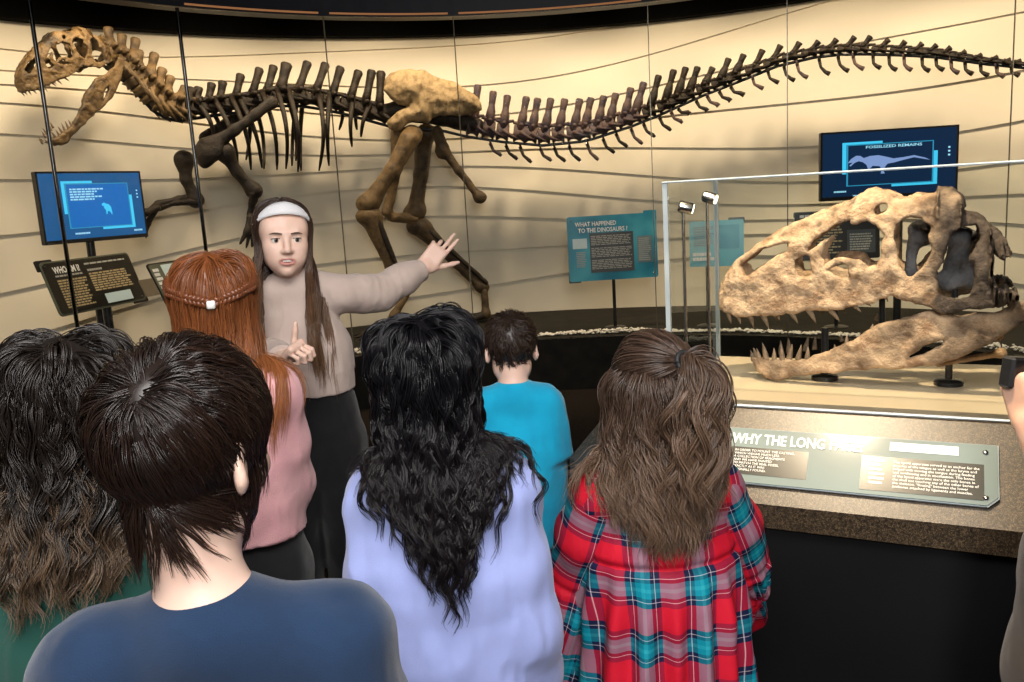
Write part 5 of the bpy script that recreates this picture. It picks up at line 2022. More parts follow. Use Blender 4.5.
def strands_mesh(sets, cap=None, sides=3):
    """sets: list of (centres, rand, lockrand, radius, t0, t1)"""
    Vs, Qs, As = [], [], []
    o = 0
    for C_, rn, rl, r, t0, t1 in sets:
        S, n, _ = C_.shape
        T = unit(np.gradient(C_, axis=1))
        ref = unit(np.random.default_rng(S).normal(size=(S, 1, 3)))
        N1 = unit(np.cross(T, ref))
        N2 = np.cross(T, N1)
        t = np.linspace(0, 1, n)
        rad = r * np.clip(1.05 - t ** 4 * .85, .1, 1)
        rv = (.7 + .6 * rn)[:, None] * rad[None]
        ring = []
        for k in range(sides):
            a = 2 * PI * k / sides
            ring.append(C_ + (N1 * math.cos(a) + N2 * math.sin(a)) * rv[..., None])
        V = np.stack(ring, 2).reshape(-1, 3)
        b = (np.arange(S)[:, None] * n + np.arange(n - 1)[None]) * sides
        for k in range(sides):
            k2 = (k + 1) % sides
            Qs.append((np.stack([b + k, b + k2, b + sides + k2, b + sides + k], -1)).reshape(-1, 4) + o)
        A_ = np.zeros((S, n, sides, 3), np.float32)
        A_[..., 0] = rn[:, None, None]
        A_[..., 1] = (t0 + (t1 - t0) * t)[None, :, None]
        A_[..., 2] = rl[:, None, None]
        Vs.append(V); As.append(A_.reshape(-1, 3))
        o += len(V)
    if cap is not None:
        V, Q = cap
        Vs.append(V); Qs.append(Q + o); As.append(np.tile(np.array([[.2, 0, .3]], np.float32), (len(V), 1)))
    return np.concatenate(Vs), np.concatenate(Qs), np.concatenate(As)

def scalp_cap(h, ok, off=.003, n=44):
    V, keep = [], []
    for j in range(n + 1):
        a = PI * j / n
        for i in range(n):
            b_ = 2 * PI * i / n
            d = np.array([math.sin(a) * math.cos(b_), math.sin(a) * math.sin(b_), math.cos(a)])
            q = np.array([0, -.012, .036]) + d * (np.array([.073, .092, .080]) + off)
            V.append(h.c + (q * h.k) @ h.ax)
            keep.append(ok(d))
    Q = []
    for j in range(n):
        for i in range(n):
            q = (j * n + i, (j + 1) * n + i, (j + 1) * n + (i + 1) % n, j * n + (i + 1) % n)
            if all(keep[x] for x in q):
                Q.append(q)
    return np.array(V), np.array(Q)

def hair_obj(name, P_, sets, m, cap=None, parent=None):
    V, Q, A_ = strands_mesh(sets, cap)
    me = mesh_np(name, V, Q)
    attr(me, 'strand', A_)
    return obj(name, me, m, parent or P_.t)

def tangent_from(h, d, whorl, swirl=0.):
    """direction over the scalp leading away from a point given in head axes"""
    wv = np.asarray(whorl, float) / np.linalg.norm(whorl)
    t = d - wv
    t = t - d * (t * d).sum(1, keepdims=True)
    t = unit(t)
    if swirl:
        t = unit(t + swirl * np.cross(d, t))
    return unit(t @ h.ax)
# ------------------------------------------------------------------ wardrobe
M_NAVYT = cloth('navy_cotton', (.010, .030, .075), (.008, .024, .060))
M_GREEN = cloth('green_cotton', (.016, .085, .066), (.012, .068, .052))
M_PINK = cloth('pink_knit', (.78, .42, .44), (.70, .36, .385), weave=420., bump=.5)
M_BEIGE = cloth('beige_knit', (.56, .45, .395), (.52, .41, .36), weave=500., bump=.3)
M_LAV = cloth('lavender_fleece', (.35, .41, .76), (.315, .375, .70), weave=700., bump=.2)
M_TURQ = cloth('turquoise_cotton', (.006, .38, .62), (.005, .33, .56))
M_PANTS = cloth('black_trousers', (.008, .008, .009), (.012, .012, .013))
M_JEANS = cloth('dark_denim', (.012, .018, .035), (.018, .026, .048))
M_BROWNP = cloth('brown_trousers', (.085, .060, .040), (.065, .046, .030))
M_GREYT = cloth('charcoal_cotton', (.03, .03, .032), (.024, .024, .026))
M_SHOE = mat('shoe_leather', (.02, .02, .022), (.03, .03, .032), rough=.5, scale=30)
M_SOLE = mat('shoe_sole', (.5, .5, .48), (.4, .4, .38), rough=.7, scale=30)
M_TIEK = mat('dark_elastic', (.01, .01, .012), (.015, .015, .016), rough=.6, scale=60)

def plaid_mat():
    m, nt, b = new_mat('red_teal_tartan')
    at = nd(nt, 'ShaderNodeAttribute', attribute_name='plaid')
    sp = nd(nt, 'ShaderNodeSeparateXYZ', {0: at.outputs['Vector']})
    RED, NAV, TEAL, WH = (.60, .008, .028), (.006, .010, .045), (.0, .24, .33), (.62, .55, .60)
    stops = [(0., RED), (.40, NAV), (.485, WH), (.498, NAV), (.56, TEAL), (.655, (.02, .36, .44)), (.715, TEAL), (.81, NAV), (.872, WH), (.885, NAV), (.97, RED)]
    def thread(o, ph):
        s = nd(nt, 'ShaderNodeMath', {0: o, 1: 1 / .112}, operation='MULTIPLY')
        a = nd(nt, 'ShaderNodeMath', {0: s.outputs[0], 1: ph}, operation='ADD')
        fr = nd(nt, 'ShaderNodeMath', {0: a.outputs[0]}, operation='FRACT')
        r = nd(nt, 'ShaderNodeValToRGB', {0: fr.outputs[0]})
        r.color_ramp.interpolation = 'CONSTANT'
        e = r.color_ramp.elements
        while len(e) < len(stops):
            e.new(.5)
        for i, (p, c) in enumerate(stops):
            e[i].position = p
            e[i].color = c4(c)
        return r.outputs[0]
    mx = nd(nt, 'ShaderNodeMix', {0: .5, 6: thread(sp.outputs[0], .18), 7: thread(sp.outputs[1], .40)}, data_type='RGBA')
    nt.links.new(mx.outputs[2], b.inputs['Base Color'])
    b.inputs['Roughness'].default_value = .7
    b.inputs['Specular IOR Level'].default_value = .25
    w2 = nd(nt, 'ShaderNodeTexNoise', {'Vector': coords(nt), 'Scale': 30., 'Detail': 3.})
    bp = nd(nt, 'ShaderNodeBump', {'Height': w2.outputs[0], 'Strength': .25, 'Distance': .006})
    nt.links.new(bp.outputs[0], b.inputs['Normal'])
    return m
M_PLAID = plaid_mat()

def cling(h, k):
    def fl(p, t):
        o = p - h.w(0, -.012, .03)
        o[:, 2] = np.maximum(o[:, 2], 0)
        return -unit(o) * k
    return fl

def px_xy(px, py, D):
    p = P(px, py, D)
    return p[:2]

# ------------------------------------------------------------------ boy in navy, nearest
hd = Head(P(190, 455, .86), -.26, -.10, .0, .93)
pB = Person('dark-haired boy in a navy T-shirt seen from behind, nearest the camera', px_xy(216, 640, .835), .10, hd.c[2] + .108, hd, .122, 1.0, h=.0045, drop=.072)
pB.body()
pB.shirt('t_shirt', M_NAVYT, .012, 'short', .46, .03, .02, .004, seed=1.)
pB.trousers(M_JEANS)
pB.shoes(M_SHOE, M_SOLE)
rg = np.random.default_rng(21)
def ok_boy(d):
    if d[1] > .45 and d[2] < .35:
        return False
    if d[1] > .02 and d[2] < -.10:
        return False
    return d[2] > -.93
D_, R_ = scalp_roots(hd, 800, rg, ok_boy)
WH_ = (.06, -.80, .58)
dirs = tangent_from(hd, D_, WH_, .15)
lens = rg.uniform(.060, .10, len(R_)) + .055 * np.clip(-D_[:, 2] + .25, 0, 1)
dl = .004 + .014 * (D_[:, 2] + .8) / 1.8 * rg.uniform(.5, 1.2, len(R_))
G_ = grow(R_, dirs, lens, dl, pB.colliders(), pB.f, 14, .03, .10, cling(hd, .30))
s1 = locks(G_, rg, 18, .0085, .0018, 14, .001, .05, .5, frizz=.002, shorten=.25)
M_H1 = hair_mat('dark_brown_hair', (.016, .010, .008), (.030, .014, .009), .6, .30)
hair_obj('hair', pB, [(s1[0], s1[1], s1[2], .00062, 0, 1)], M_H1, scalp_cap(hd, ok_boy, .004))

# ------------------------------------------------------------------ girl in green, left edge
hd = Head(P(72, 410, 1.25), .30, -.05, .0, .95)
pG = Person('girl in a green top with long wavy dark hair, cut off at the left edge', px_xy(66, 540, 1.225), .25, hd.c[2] + .112, hd, .125, 1.0)
pG.body()
pG.shirt('top', M_GREEN, .013, 'long', .48, .03, .02, .004, seed=2.)
pG.trousers(M_JEANS)
pG.shoes(M_SHOE, M_SOLE)
rg = np.random.default_rng(22)
def long_dirs(h, D_, part=0.):
    """combed away from a parting that runs over the top of the head"""
    pp = np.stack([np.full(len(D_), part), np.clip(D_[:, 1], -.35, .8), np.ones(len(D_))], 1)
    pp = unit(pp)
    sx = np.where(D_[:, 0] - part >= 0, 1., -1.)
    t = D_ - pp + np.stack([sx * .12 * np.clip((D_[:, 1] + .2) / .5, 0, 1), 0 * sx, 0 * sx], 1)
    t = t - D_ * (t * D_).sum(1, keepdims=True)
    return unit(unit(t) @ h.ax)
def long_hair(P_, h, n, kids, len_fun, part, thick, wave, rg, mat_, rad, ok=std_ok, grav=(.02, .40), seg=26, R=(.010, .0035), cl=.16, col_off=.022, flow2=None, frizz=.003, ratio=1., shorten=.12, lam=.07, lat=.12, fix=None, conv=0., jit=.25, thin_front=False, backw=.10, armless=False):
    D_, R_ = scalp_roots(h, n, rg, ok)
    dirs = long_dirs(h, D_, part)
    lens = len_fun(D_, rg)
    dl = .003 + thick * (.25 + .75 * (D_[:, 2] + .7) / 1.7) * rg.uniform(.65, 1.1, n) * np.where(D_[:, 1] > -.4, np.clip(.35 + np.abs(D_[:, 0] - part) * 1.6, 0, 1), 1.)
    if thin_front:
        dl = np.where(D_[:, 1] > .2, dl * .35, dl)
    hc = h.w(0, -.012, .03)
    neck = P_.neck0
    def fl(p, t):
        o = p - hc
        near = np.clip(1.9 - np.linalg.norm(o, axis=1) / (.10 * h.k), 0, 1)[:, None]
        v = -unit(o) * cl * near * np.clip((p[:, 2] - hc[2] + .045) / .05, 0, 1)[:, None]
        q = o @ h.ax.T / h.k
        lo = np.clip((.078 - np.abs(q[:, 0])) / .03, 0, 1) * np.clip((q[:, 1] + .02) / .04, 0, 1) * (q[:, 2] > -.14)
        v = v + (np.where(D_[:, 0] > part, 1., -1.) * lo * lat)[:, None] * h.x
        # back hair stays behind the shoulders
        below = np.clip((hc[2] - .06 - p[:, 2]) / .08, 0, 1) * np.clip((p[:, 2] - neck[2] + .12) / .1, 0, 1) * (D_[:, 1] < .15)
        v = v - (below * backw)[:, None] * P_.f
        if conv:
            xx = (p - P_.neck0) @ P_.r
            v = v - (np.clip(xx * conv, -.32, .32) * np.clip((hc[2] - .13 - p[:, 2]) / .1, 0, 1))[:, None] * P_.r
        if flow2 is not None:
            v = v + flow2(p, t, D_)
        return v
    col_ = P_.colliders(col_off)
    if armless:
        col_ = (col_[0], [c_ for i_, c_ in enumerate(col_[1]) if i_ == 0], col_[2])
    G_ = grow(R_, dirs, lens, dl, col_, P_.f, 52, grav[0], grav[1], fl, fix)
    return locks(G_, rg, kids, R[0], R[1], seg, wave, lam, ratio, 1., jit, frizz, center=hc, root_r=.008, shorten=shorten)
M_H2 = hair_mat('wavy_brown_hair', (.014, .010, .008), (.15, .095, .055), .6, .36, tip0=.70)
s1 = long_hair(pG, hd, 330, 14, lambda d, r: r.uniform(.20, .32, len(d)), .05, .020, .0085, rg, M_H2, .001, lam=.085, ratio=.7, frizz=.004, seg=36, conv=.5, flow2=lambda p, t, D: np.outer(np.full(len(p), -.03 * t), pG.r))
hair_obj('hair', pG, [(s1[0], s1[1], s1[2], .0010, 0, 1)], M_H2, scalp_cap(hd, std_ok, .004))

# ------------------------------------------------------------------ red-haired girl in pink
hd = Head(P(214, 303, 1.9), .30, -.02, .0, .96)
bx = px_xy(224, 420, 1.875)
pR = Person('girl in a pink sweater with long copper hair and a braid across the back', bx, .05, hd.c[2] + .112, hd, .118, .92,
            arms={'r': (P(288, 484, 1.93), P(245, 466, 2.12), (-.9, .25, .1), (0, -1, -.2), dict(side=1)), 'l': (P(172, 482, 1.95), P(215, 484, 2.10), (.9, .25, .1), (0, -1, -.2), dict(side=-1))})
pR.body()
pR.shirt('sweater', M_PINK, .020, 'long', .565, .052, 0, .005, seed=3., collar=(.048, .03))
pR.trousers(M_PANTS, waist=.62)
pR.shoes(M_SHOE, M_SOLE)
rg = np.random.default_rng(23)
M_H3 = hair_mat('copper_hair', (.22, .070, .022), (.34, .12, .040), .62, .32, tip0=.2)
def red_flow(p, t, D):
    w = np.clip(D[:, 0] * 1.4, -.2, 1) * t
    return np.outer(w * .03, pR.r)
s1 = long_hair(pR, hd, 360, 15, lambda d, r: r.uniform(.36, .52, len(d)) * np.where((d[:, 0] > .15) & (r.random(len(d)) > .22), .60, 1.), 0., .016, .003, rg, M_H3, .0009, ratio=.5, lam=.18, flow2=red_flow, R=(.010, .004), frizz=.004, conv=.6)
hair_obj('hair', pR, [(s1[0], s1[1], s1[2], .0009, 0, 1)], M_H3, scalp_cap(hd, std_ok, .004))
# plait: two braids from the temples that meet in a white tie
def braid(h, pts, w, r, m, parent, turns=9., per=9):
    pts = polyline(pts, 60)
    c0 = h.w(0, -.012, .03)
    T = unit(np.gradient(np.array(pts), axis=0))
    N = unit(np.array(pts) - c0)
    B = np.cross(T, N)
    mb = MB()
    for k in range(3):
        ph = 2 * PI * k / 3
        q = []
        for i in range(60):
            a = turns * 2 * PI * i / 59 / 1.5 + ph
            q.append(pts[i] + B[i] * w * math.sin(a) + N[i] * (w * .45 * math.sin(2 * a)))
        mb.tube(q, [r] * 58 + [r * .8, r * .5], 7)
    me = mb.mesh('braid', True)
    attr(me, 'strand', np.tile(np.array([[.3, .2, .3]], np.float32), (len(me.vertices), 1)))
    return obj('braid', me, m, parent)
def on_scalp(h, d, off):
    d = np.asarray(d, float) / np.linalg.norm(d)
    q = np.array([0, -.012, .036]) + d * (np.array([.073, .092, .080]) + off)
    return h.w(*q)
M_H3B = hair_mat('copper_braid', (.15, .045, .016), (.22, .07, .024), .8, .35)
tie_d = (-.02, -1., -.26)
for sx in (-1, 1):
    braid(hd, [on_scalp(hd, (sx * 1.0, -.05, .18), .026), on_scalp(hd, (sx * .9, -.45, .02), .028), on_scalp(hd, (sx * .55, -.9, -.12), .028), on_scalp(hd, tie_d, .029)], .0075, .0062, M_H3B, pR.t)
mb = MB()
c = on_scalp(hd, tie_d, .034)
mb.box(c, (.009, .006, .009), hd.ax, .003)
mb.build('hair_tie', M_WHITE, pR.t, True)

# ------------------------------------------------------------------ guide
hd = Head(P(283, 237.5, 2.66), PI + .36, -.06, .05, 1.0)
fdir = np.array([.16, -.987, 0])
gb = px_xy(302, 335, 2.70)
ra = (P(262, 358, 2.62), P(284, 359, 2.42), unit(P(302, 340, 2.36) - P(284, 359, 2.42)), unit(np.array([.55, -.15, -.45])), dict(curl=(1.15, 1.2, 1.25, 1.3), side=1, thumb_up=(.12, -.05, 1.0), spread=.0))
la = (P(380, 294, 2.80), P(425, 267, 2.90), unit(P(449, 236, 2.93) - P(425, 267, 2.90)), unit(np.array([.15, .95, .2])), dict(curl=(.04, .10, .62, .85), side=-1, thumb=.75, spread=.05))
pD = Person('young woman in a white headband and beige sweater pointing at the dinosaur', gb, PI + .16, hd.c[2] + .113, hd, .140, .90, h=.0034, face=True, drop=.045, arms={'r': ra, 'l': la})
pD.gaze = unit(np.array([.42, -.9, -.12]))
pD.body()
pD.shirt('sweater', M_BEIGE, .012, 'long', .615, .05, 0, .0045, seed=4., collar=(.050, .052), cuff=.004, h=.005, puff=.004)
pD.trousers(M_PANTS, .016, .66, wide=.02)
pD.shoes(M_SHOE, M_SOLE)
# brows, lashes, teeth
M_BROW = mat('brown_brow', (.10, .058, .038), (.13, .075, .05), rough=.6, scale=200)
for sx in (-1, 1):
    mb = MB()
    pts = [hd.w(sx * x, y, z) for x, y, z in ((.013, .0950, .0190), (.024, .0950, .0212), (.036, .0905, .0215), (.048, .0795, .0180))]
    mb.tube(polyline(pts, 8), [.0013, .0021, .0025, .0025, .0023, .0019, .0013, .0007], 8)
    mb.build('eyebrow', M_BROW, pD.t, True)
    mb = MB()
    pts = [hd.w(sx * (.031 + .0150 * math.sin(a)), .0755 + .0160 * math.cos(a), .0058 * math.cos(a * 1.05) + .0006) for a in np.linspace(-1.1, 1.2, 8)]
    mb.tube(pts, [.0007, .0011, .0013, .0014, .0014, .0014, .0012, .0008], 6)
    mb.build('eyelashes', M_BROW, pD.t, True)
mb = MB()
for i in range(-4, 5):
    a = i * .16
    mb.box(hd.w(.024 * math.sin(a), .0675 + .020 * math.cos(a), -.0628), (.0019, .002, .0034), hd.ax, .0008)
mb.build('teeth', mat('tooth_enamel', (.88, .85, .79), rough=.3, scale=50), pD.t, True)
# headband
def band(h, w, off, th, m, parent):
    n = 44
    V, Q = [], []
    for lay in (0, 1):
        for i in range(n + 1):
            a = -1.95 + 3.9 * i / n
            for j in range(5):
                v = (j / 4 - .5) * w * (1 - .25 * abs(a / 1.95))
                ph = .87 + v / .09
                d = np.array([math.sin(a), math.cos(a) * math.sin(ph) + .16 * math.sin(a) ** 2, math.cos(a) * math.cos(ph)])
                if abs(a) > 1.3:
                    d[1] -= .5 * (abs(a) - 1.3)
                d /= np.linalg.norm(d)
                o_ = off - lay * th + .0025 * (1 - (2 * j / 4 - 1) ** 2) * (1 - lay)
                q = np.array([0, -.012, .036]) + d * (np.array([.073, .092, .080]) + o_)
                V.append(h.w(*q))
    o = (n + 1) * 5
    for i in range(n):
        for j in range(4):
            a = i * 5 + j
            Q.append((a, a + 1, a + 6, a + 5))
            Q.append((o + a, o + a + 5, o + a + 6, o + a + 1))
        Q.append((i * 5, i * 5 + 5, o + i * 5 + 5, o + i * 5))
        Q.append((i * 5 + 4, o + i * 5 + 4, o + i * 5 + 9, i * 5 + 9))
    obj('headband', mesh_np('headband', np.array(V), np.array(Q)), m, parent)
band(hd, .044, .0150, .004, cloth('white_band', (.80, .80, .82), (.76, .76, .79)), pD.t)
rg = np.random.default_rng(24)
def ok_guide(d):
    if d[1] > .0 and d[2] < .62 - .22 * max(0, abs(d[0]) - .2):
        return abs(d[0]) > .90 and d[1] < .22 and d[2] > .05
    if d[1] > -.25 and d[2] < -.10:
        return False
    return d[2] > -.70
def guide_flow(p, t, D):
    side = np.clip((D[:, 1] + .75) * 1.5, 0, 1)
    z = np.clip((hd.c[2] + .0 - p[:, 2]) / .05, 0, 1) * np.clip((p[:, 2] - hd.c[2] + .30) / .08, 0, 1)
    return np.outer((side * .42 - (1 - side) * .25) * z, pD.f)
def guide_fix(q, dl):
    l = (q - hd.c) @ hd.ax.T / hd.k
    m = (l[:, 1] > -.03) & (l[:, 2] < .078) & (l[:, 2] > -.16)
    w = .0715 - .022 * np.clip((-.055 - l[:, 2]) / .08, 0, 1) + dl * .4
    x = np.where(np.abs(l[:, 0]) < w, np.where(l[:, 0] >= 0, 1., -1.) * w, l[:, 0])
    l[:, 0] = np.where(m, x, l[:, 0])
    m2 = (l[:, 2] > -.10) & (l[:, 2] < .10)
    l[:, 1] = np.where(m2, np.minimum(l[:, 1], np.where(np.abs(l[:, 0]) > .055, .034, .060)), l[:, 1])
    lim = .100 + .14 * np.clip(-.12 - l[:, 2], 0, .3)
    l[:, 0] = np.where(l[:, 2] < -.12, np.clip(l[:, 0], -lim, lim) * .6 + l[:, 0] * .4, l[:, 0])
    return hd.c + (l * hd.k) @ hd.ax
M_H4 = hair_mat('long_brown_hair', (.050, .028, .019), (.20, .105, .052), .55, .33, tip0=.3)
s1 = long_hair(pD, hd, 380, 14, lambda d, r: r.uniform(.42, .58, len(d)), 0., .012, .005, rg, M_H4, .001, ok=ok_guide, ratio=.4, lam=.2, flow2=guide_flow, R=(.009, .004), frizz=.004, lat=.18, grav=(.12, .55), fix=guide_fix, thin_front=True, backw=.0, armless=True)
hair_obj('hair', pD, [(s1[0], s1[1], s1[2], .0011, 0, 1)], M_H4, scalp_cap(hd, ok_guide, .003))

# ------------------------------------------------------------------ girl in lavender
hd = Head(P(425, 379, 1.43), .12, -.03, .0, .93)
pL = Person('girl in a lavender sweatshirt with very long curly black hair', px_xy(445, 520, 1.40), .06, hd.c[2] + .110, hd, .100, .88)
pL.body()
pL.shirt('sweatshirt', M_LAV, .022, 'long', .50, .054, 0, .006, seed=5., cuff=.004, puff=.008, flare=.01)
pL.trousers(M_JEANS)
pL.shoes(M_SHOE, M_SOLE)
rg = np.random.default_rng(25)
M_H5 = hair_mat('black_curly_hair', (.0060, .0056, .0070), (.012, .009, .010), .55, .27, .32)
def lav_flow(p, t, D):
    return np.outer(-np.clip(D[:, 0] * .06, -.05, .05) * t, pL.r)
s1 = long_hair(pL, hd, 560, 14, lambda d, r: np.clip(r.normal(.335, .045, len(d)) - .12 * np.abs(d[:, 0]) ** 2, .2, .6), -.12, .020, .0075, rg, M_H5, .001, lam=.075, ratio=.8, R=(.0075, .0025), frizz=.002, seg=46, col_off=.034, conv=1.25, ok=lambda d: std_ok(d) and d[1] < .45, jit=.12)
hair_obj('hair', pL, [(s1[0], s1[1], s1[2], .0010, 0, 1)], M_H5, scalp_cap(hd, std_ok, .004))

# ------------------------------------------------------------------ small boy in turquoise
hd = Head(P(511, 349, 2.45), .02, -.05, .0, .92)
pT = Person('small boy with short dark hair in a turquoise shirt', px_xy(516, 430, 2.425), .05, hd.c[2] + .108, hd, .088, 1.0, drop=.046)
pT.body()
pT.shirt('shirt', M_TURQ, .014, 'short', .44, .025, .02, .004, seed=6.)
pT.trousers(M_BROWNP)
pT.shoes(M_SHOE, M_SOLE)
rg = np.random.default_rng(26)
D_, R_ = scalp_roots(hd, 420, rg, ok_boy)
dirs = tangent_from(hd, D_, (.02, -.62, .78), .3)
G_ = grow(R_, unit(dirs + .45 * unit(R_ - hd.c)), rg.uniform(.018, .034, len(R_)), rg.uniform(.003, .010, len(R_)), pT.colliders(), pT.f, 8, .02, .05, cling(hd, .18))
s1 = locks(G_, rg, 9, .009, .003, 7, 0, .05, .5, frizz=.003, shorten=.3)
M_H6 = hair_mat('short_brown_hair', (.026, .015, .010), (.045, .024, .015), .5, .4)
hair_obj('hair', pT, [(s1[0], s1[1], s1[2], .0010, 0, 1)], M_H6, scalp_cap(hd, ok_boy, .004))

# ------------------------------------------------------------------ girl in the plaid dress
hd = Head(P(652, 392, 1.66), -.12, -.02, .0, .97)
pP = Person('girl in a red and teal plaid dress with half tied wavy brown hair', px_xy(660, 560, 1.63), .02, hd.c[2] + .112, hd, .116, 1.07,
            arms={'l': (P(573, 575, 1.68), P(564, 700, 1.74), (.1, .25, -1), (1, 0, 0)), 'r': (P(742, 560, 1.70), P(720, 620, 1.90), (-.2, .5, -.8), (-1, 0, 0))})
pP.body()
pP.shirt('dress', M_PLAID, .016, 'half', .47, .055, 0, .004, seed=7., plaid=True, split=True, skirt=(.32, .205), puff=.012)
pP.trousers(M_PANTS, .004, .58, name='leggings')
pP.shoes(M_SHOE, M_SOLE)
rg = np.random.default_rng(27)
M_H7 = hair_mat('wavy_light_brown_hair', (.070, .043, .030), (.19, .118, .075), .5, .30, tip0=.2)
def ok_low(d):
    return std_ok(d) and d[2] < .30
def ok_top(d):
    return std_ok(d) and d[2] >= .12
s1 = long_hair(pP, hd, 260, 15, lambda d, r: r.uniform(.25, .335, len(d)), 0., .022, .012, rg, M_H7, .001, ok=ok_low, lam=.14, ratio=.6, R=(.013, .006), frizz=.006, conv=.55, jit=.35)
# upper hair combed back to the tie
tie = on_scalp(hd, (.66, -.70, .40), .018)
D_, R_ = scalp_roots(hd, 230, rg, ok_top)
td = np.array([.66, -.70, .40]); td /= np.linalg.norm(td)
pths = []
for d, r0 in zip(D_, R_):
    q = []
    w = rg.uniform(.004, .014)
    for t in np.linspace(0, 1, 14):
        v = d * (1 - t) + td * t
        v = v / np.linalg.norm(v)
        o = .002 + w * math.sin(min(1, t * 1.3) * PI * .6) + .010 * t ** 3
        q.append(on_scalp(hd, v, o))
    pths.append(q)
s2 = locks(np.array(pths), rg, 12, .009, .003, 14, 0., .1, .5, frizz=.002, shorten=0.)
# the tail below the tie
nT = 110
rt = tie + unit(tie - hd.w(0, 0, .02)) * .008 + rg.normal(size=(nT, 3)) * .005
out = unit(tie - hd.w(0, 0, .02))
dirs = unit(out * .75 + rg.normal(size=(nT, 3)) * .22 - np.array([0, 0, .35]))
col = pP.colliders(.03)
G_ = grow(rt, dirs, rg.uniform(.24, .34, nT), rg.uniform(.012, .042, nT), col, pP.f, 40, .12, .30, lambda p, t: np.outer(np.full(len(p), -.02), pP.r))
s3 = locks(G_, rg, 24, .013, .004, 34, .016, .15, .6, frizz=.003, jit=.15, center=hd.c, root_r=.005)
hair_obj('hair', pP, [(s1[0], s1[1], s1[2], .0010, 0, 1), (s2[0], s2[1], s2[2], .0010, 0, .25), (s3[0], s3[1], s3[2], .0010, .2, 1)], M_H7, scalp_cap(hd, std_ok, .003))
tx_ = unit(np.cross(out, (0, 0, 1.))); ty_ = np.cross(out, tx_)
mb = MB()
for k in range(3):
    mb.tube([tie + out * (.005 * k) + (tx_ * math.cos(a) + ty_ * math.sin(a)) * .019 for a in np.linspace(0, 2 * PI, 24)], .0055, 8)
mb.build('hair_tie', M_TIEK, pP.t, True)

# ------------------------------------------------------------------ man reaching in from the right edge
mx_ = np.array([1.075, 1.35])
hd = Head((1.21, 1.44, 1.64), .1, -.25, 0., 1.02)
wr = P(1030, 424, 1.56)
fd = unit(P(1018, 388, 1.60) - wr)
pM = Person('adult at the right edge in brown trousers holding up a small black camera', mx_, -.20, 1.755, hd, .165, 1.0, M_SKIN2, lean=(.13, 0), legs_apart=.07,
            arms={'l': (P(1068, 512, 1.47), wr, fd, unit(np.array([.9, .25, .1])), dict(curl=(.75, .8, .85, .9), side=1, thumb=.4, spread=.02)), 'r': ((1.38, 1.32, 1.12), (1.36, 1.36, .88), (0, .1, -1), (-1, 0, 0))})
pM.body()
pM.shirt('t_shirt', M_GREYT, .016, 'short', .50, .03, .02, .004, seed=8.)
pM.trousers(M_BROWNP, .022, .58, wide=.01)
pM.shoes(M_SHOE, M_SOLE)
rg = np.random.default_rng(28)
D_, R_ = scalp_roots(hd, 260, rg, ok_boy)
G_ = grow(R_, tangent_from(hd, D_, (.02, -.5, .86), .2), rg.uniform(.02, .05, len(R_)), rg.uniform(.003, .012, len(R_)), pM.colliders(), pM.f, 8, .03, .08, cling(hd, .3))
s1 = locks(G_, rg, 9, .010, .003, 7, 0, .05, .5, frizz=.003, shorten=.3)
hair_obj('hair', pM, [(s1[0], s1[1], s1[2], .0014, 0, 1)], M_H6, scalp_cap(hd, ok_boy, .004))
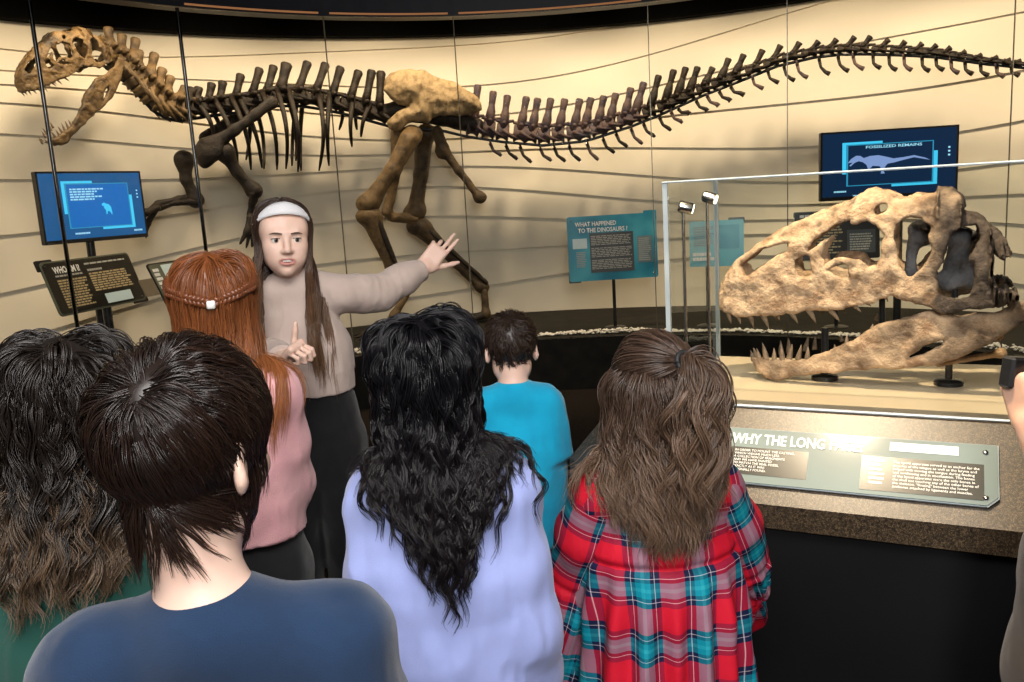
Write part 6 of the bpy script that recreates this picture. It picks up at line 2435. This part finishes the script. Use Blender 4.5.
# the camera in his hand
cc = wr + fd * .098 + unit(np.array([.9, .25, .1])) * .030
t = thing('camera', cc, 'small black camera held up at the right edge of the photo', 'camera')
ca = np.array([np.cross(fd, unit(np.array([.25, -.9, 0]))), unit(np.array([.25, -.9, 0])), fd])
ca[0] /= np.linalg.norm(ca[0]); ca[2] = np.cross(ca[0], ca[1])
mb = MB(); mb.box(cc, (.052, .016, .031), ca, .005); mb.build('camera_body', M_PLASTIC, t, True, .6)
mb = MB(); mb.lathe(cc - ca[1] * .015, [(.024, 0), (.024, .014), (.021, .018), (.017, .018), (.015, .012)], -ca[1], 22); mb.build('lens', M_DKSTEEL, t, True, .6)
mb = MB(); mb.lathe(cc + ca[2] * .031 + ca[0] * .03, [(.006, 0), (.006, .005), (.004, .007)], ca[2], 12); mb.build('shutter_button', M_STEEL, t, True)
# ================================================================== light
SC.view_settings.view_transform = 'Standard'
SC.view_settings.look = 'None'
SC.view_settings.exposure = 0.0
SC.view_settings.gamma = 1.0
SC.view_settings.use_curve_mapping = False
SC.cycles.transparent_max_bounces = 24
SC.cycles.max_bounces = 6
SC.cycles.use_denoising = True
w = bpy.data.worlds.new('world')
w.use_nodes = True
w.node_tree.nodes['Background'].inputs[0].default_value = (.02, .018, .016, 1)
w.node_tree.nodes['Background'].inputs[1].default_value = .4
SC.world = w

def light(name, kind, loc, aim, power, color, size=.1, spot=None, blend=.5):
    l = bpy.data.lights.new(name, kind)
    l.energy = power
    l.color = color
    if kind == 'AREA':
        l.shape = 'DISK'
        l.size = size
    else:
        l.shadow_soft_size = size
    if spot:
        l.spot_size = spot
        l.spot_blend = blend
    o = bpy.data.objects.new(name, l)
    COL.objects.link(o)
    o.location = tuple(map(float, loc))
    d = Vector(aim) - Vector(loc)
    o.rotation_euler = d.to_track_quat('-Z', 'Y').to_euler()
    return o
WARM = (1., .80, .55)
# gallery bounce flash above the photographer
light('ceiling_bounce', 'AREA', (-.2, .5, 3.3), (-.2, 2.4, 0.9), 132, (1., .96, .93), 2.0)
light('camera_flash', 'AREA', (.25, -1.3, 2.35), (-.1, 2.0, 1.1), 62, (1., .97, .95), .7)
# warm spots hidden behind the header, raking the skeleton and the wall
for k in range(9):
    t = -1.15 + 2.3 * k / 8
    light('exhibit_spot', 'SPOT', cyl(t, 3.68, 3.22), cyl(t, 4.75, 1.35), 88, WARM, .09, math.radians(125), .6)
# warm spots over the fossil skull
light('case_spot', 'SPOT', (.49, 1.79, 3.25), tuple(cs(.55, .18, 1.2)), 400, (1., .80, .54), .034, math.radians(40), .5)
light('case_spot', 'SPOT', (.1, 2.6, 3.2), tuple(cs(.35, .25, 1.25)), 90, (1., .82, .56), .03, math.radians(42), .5)
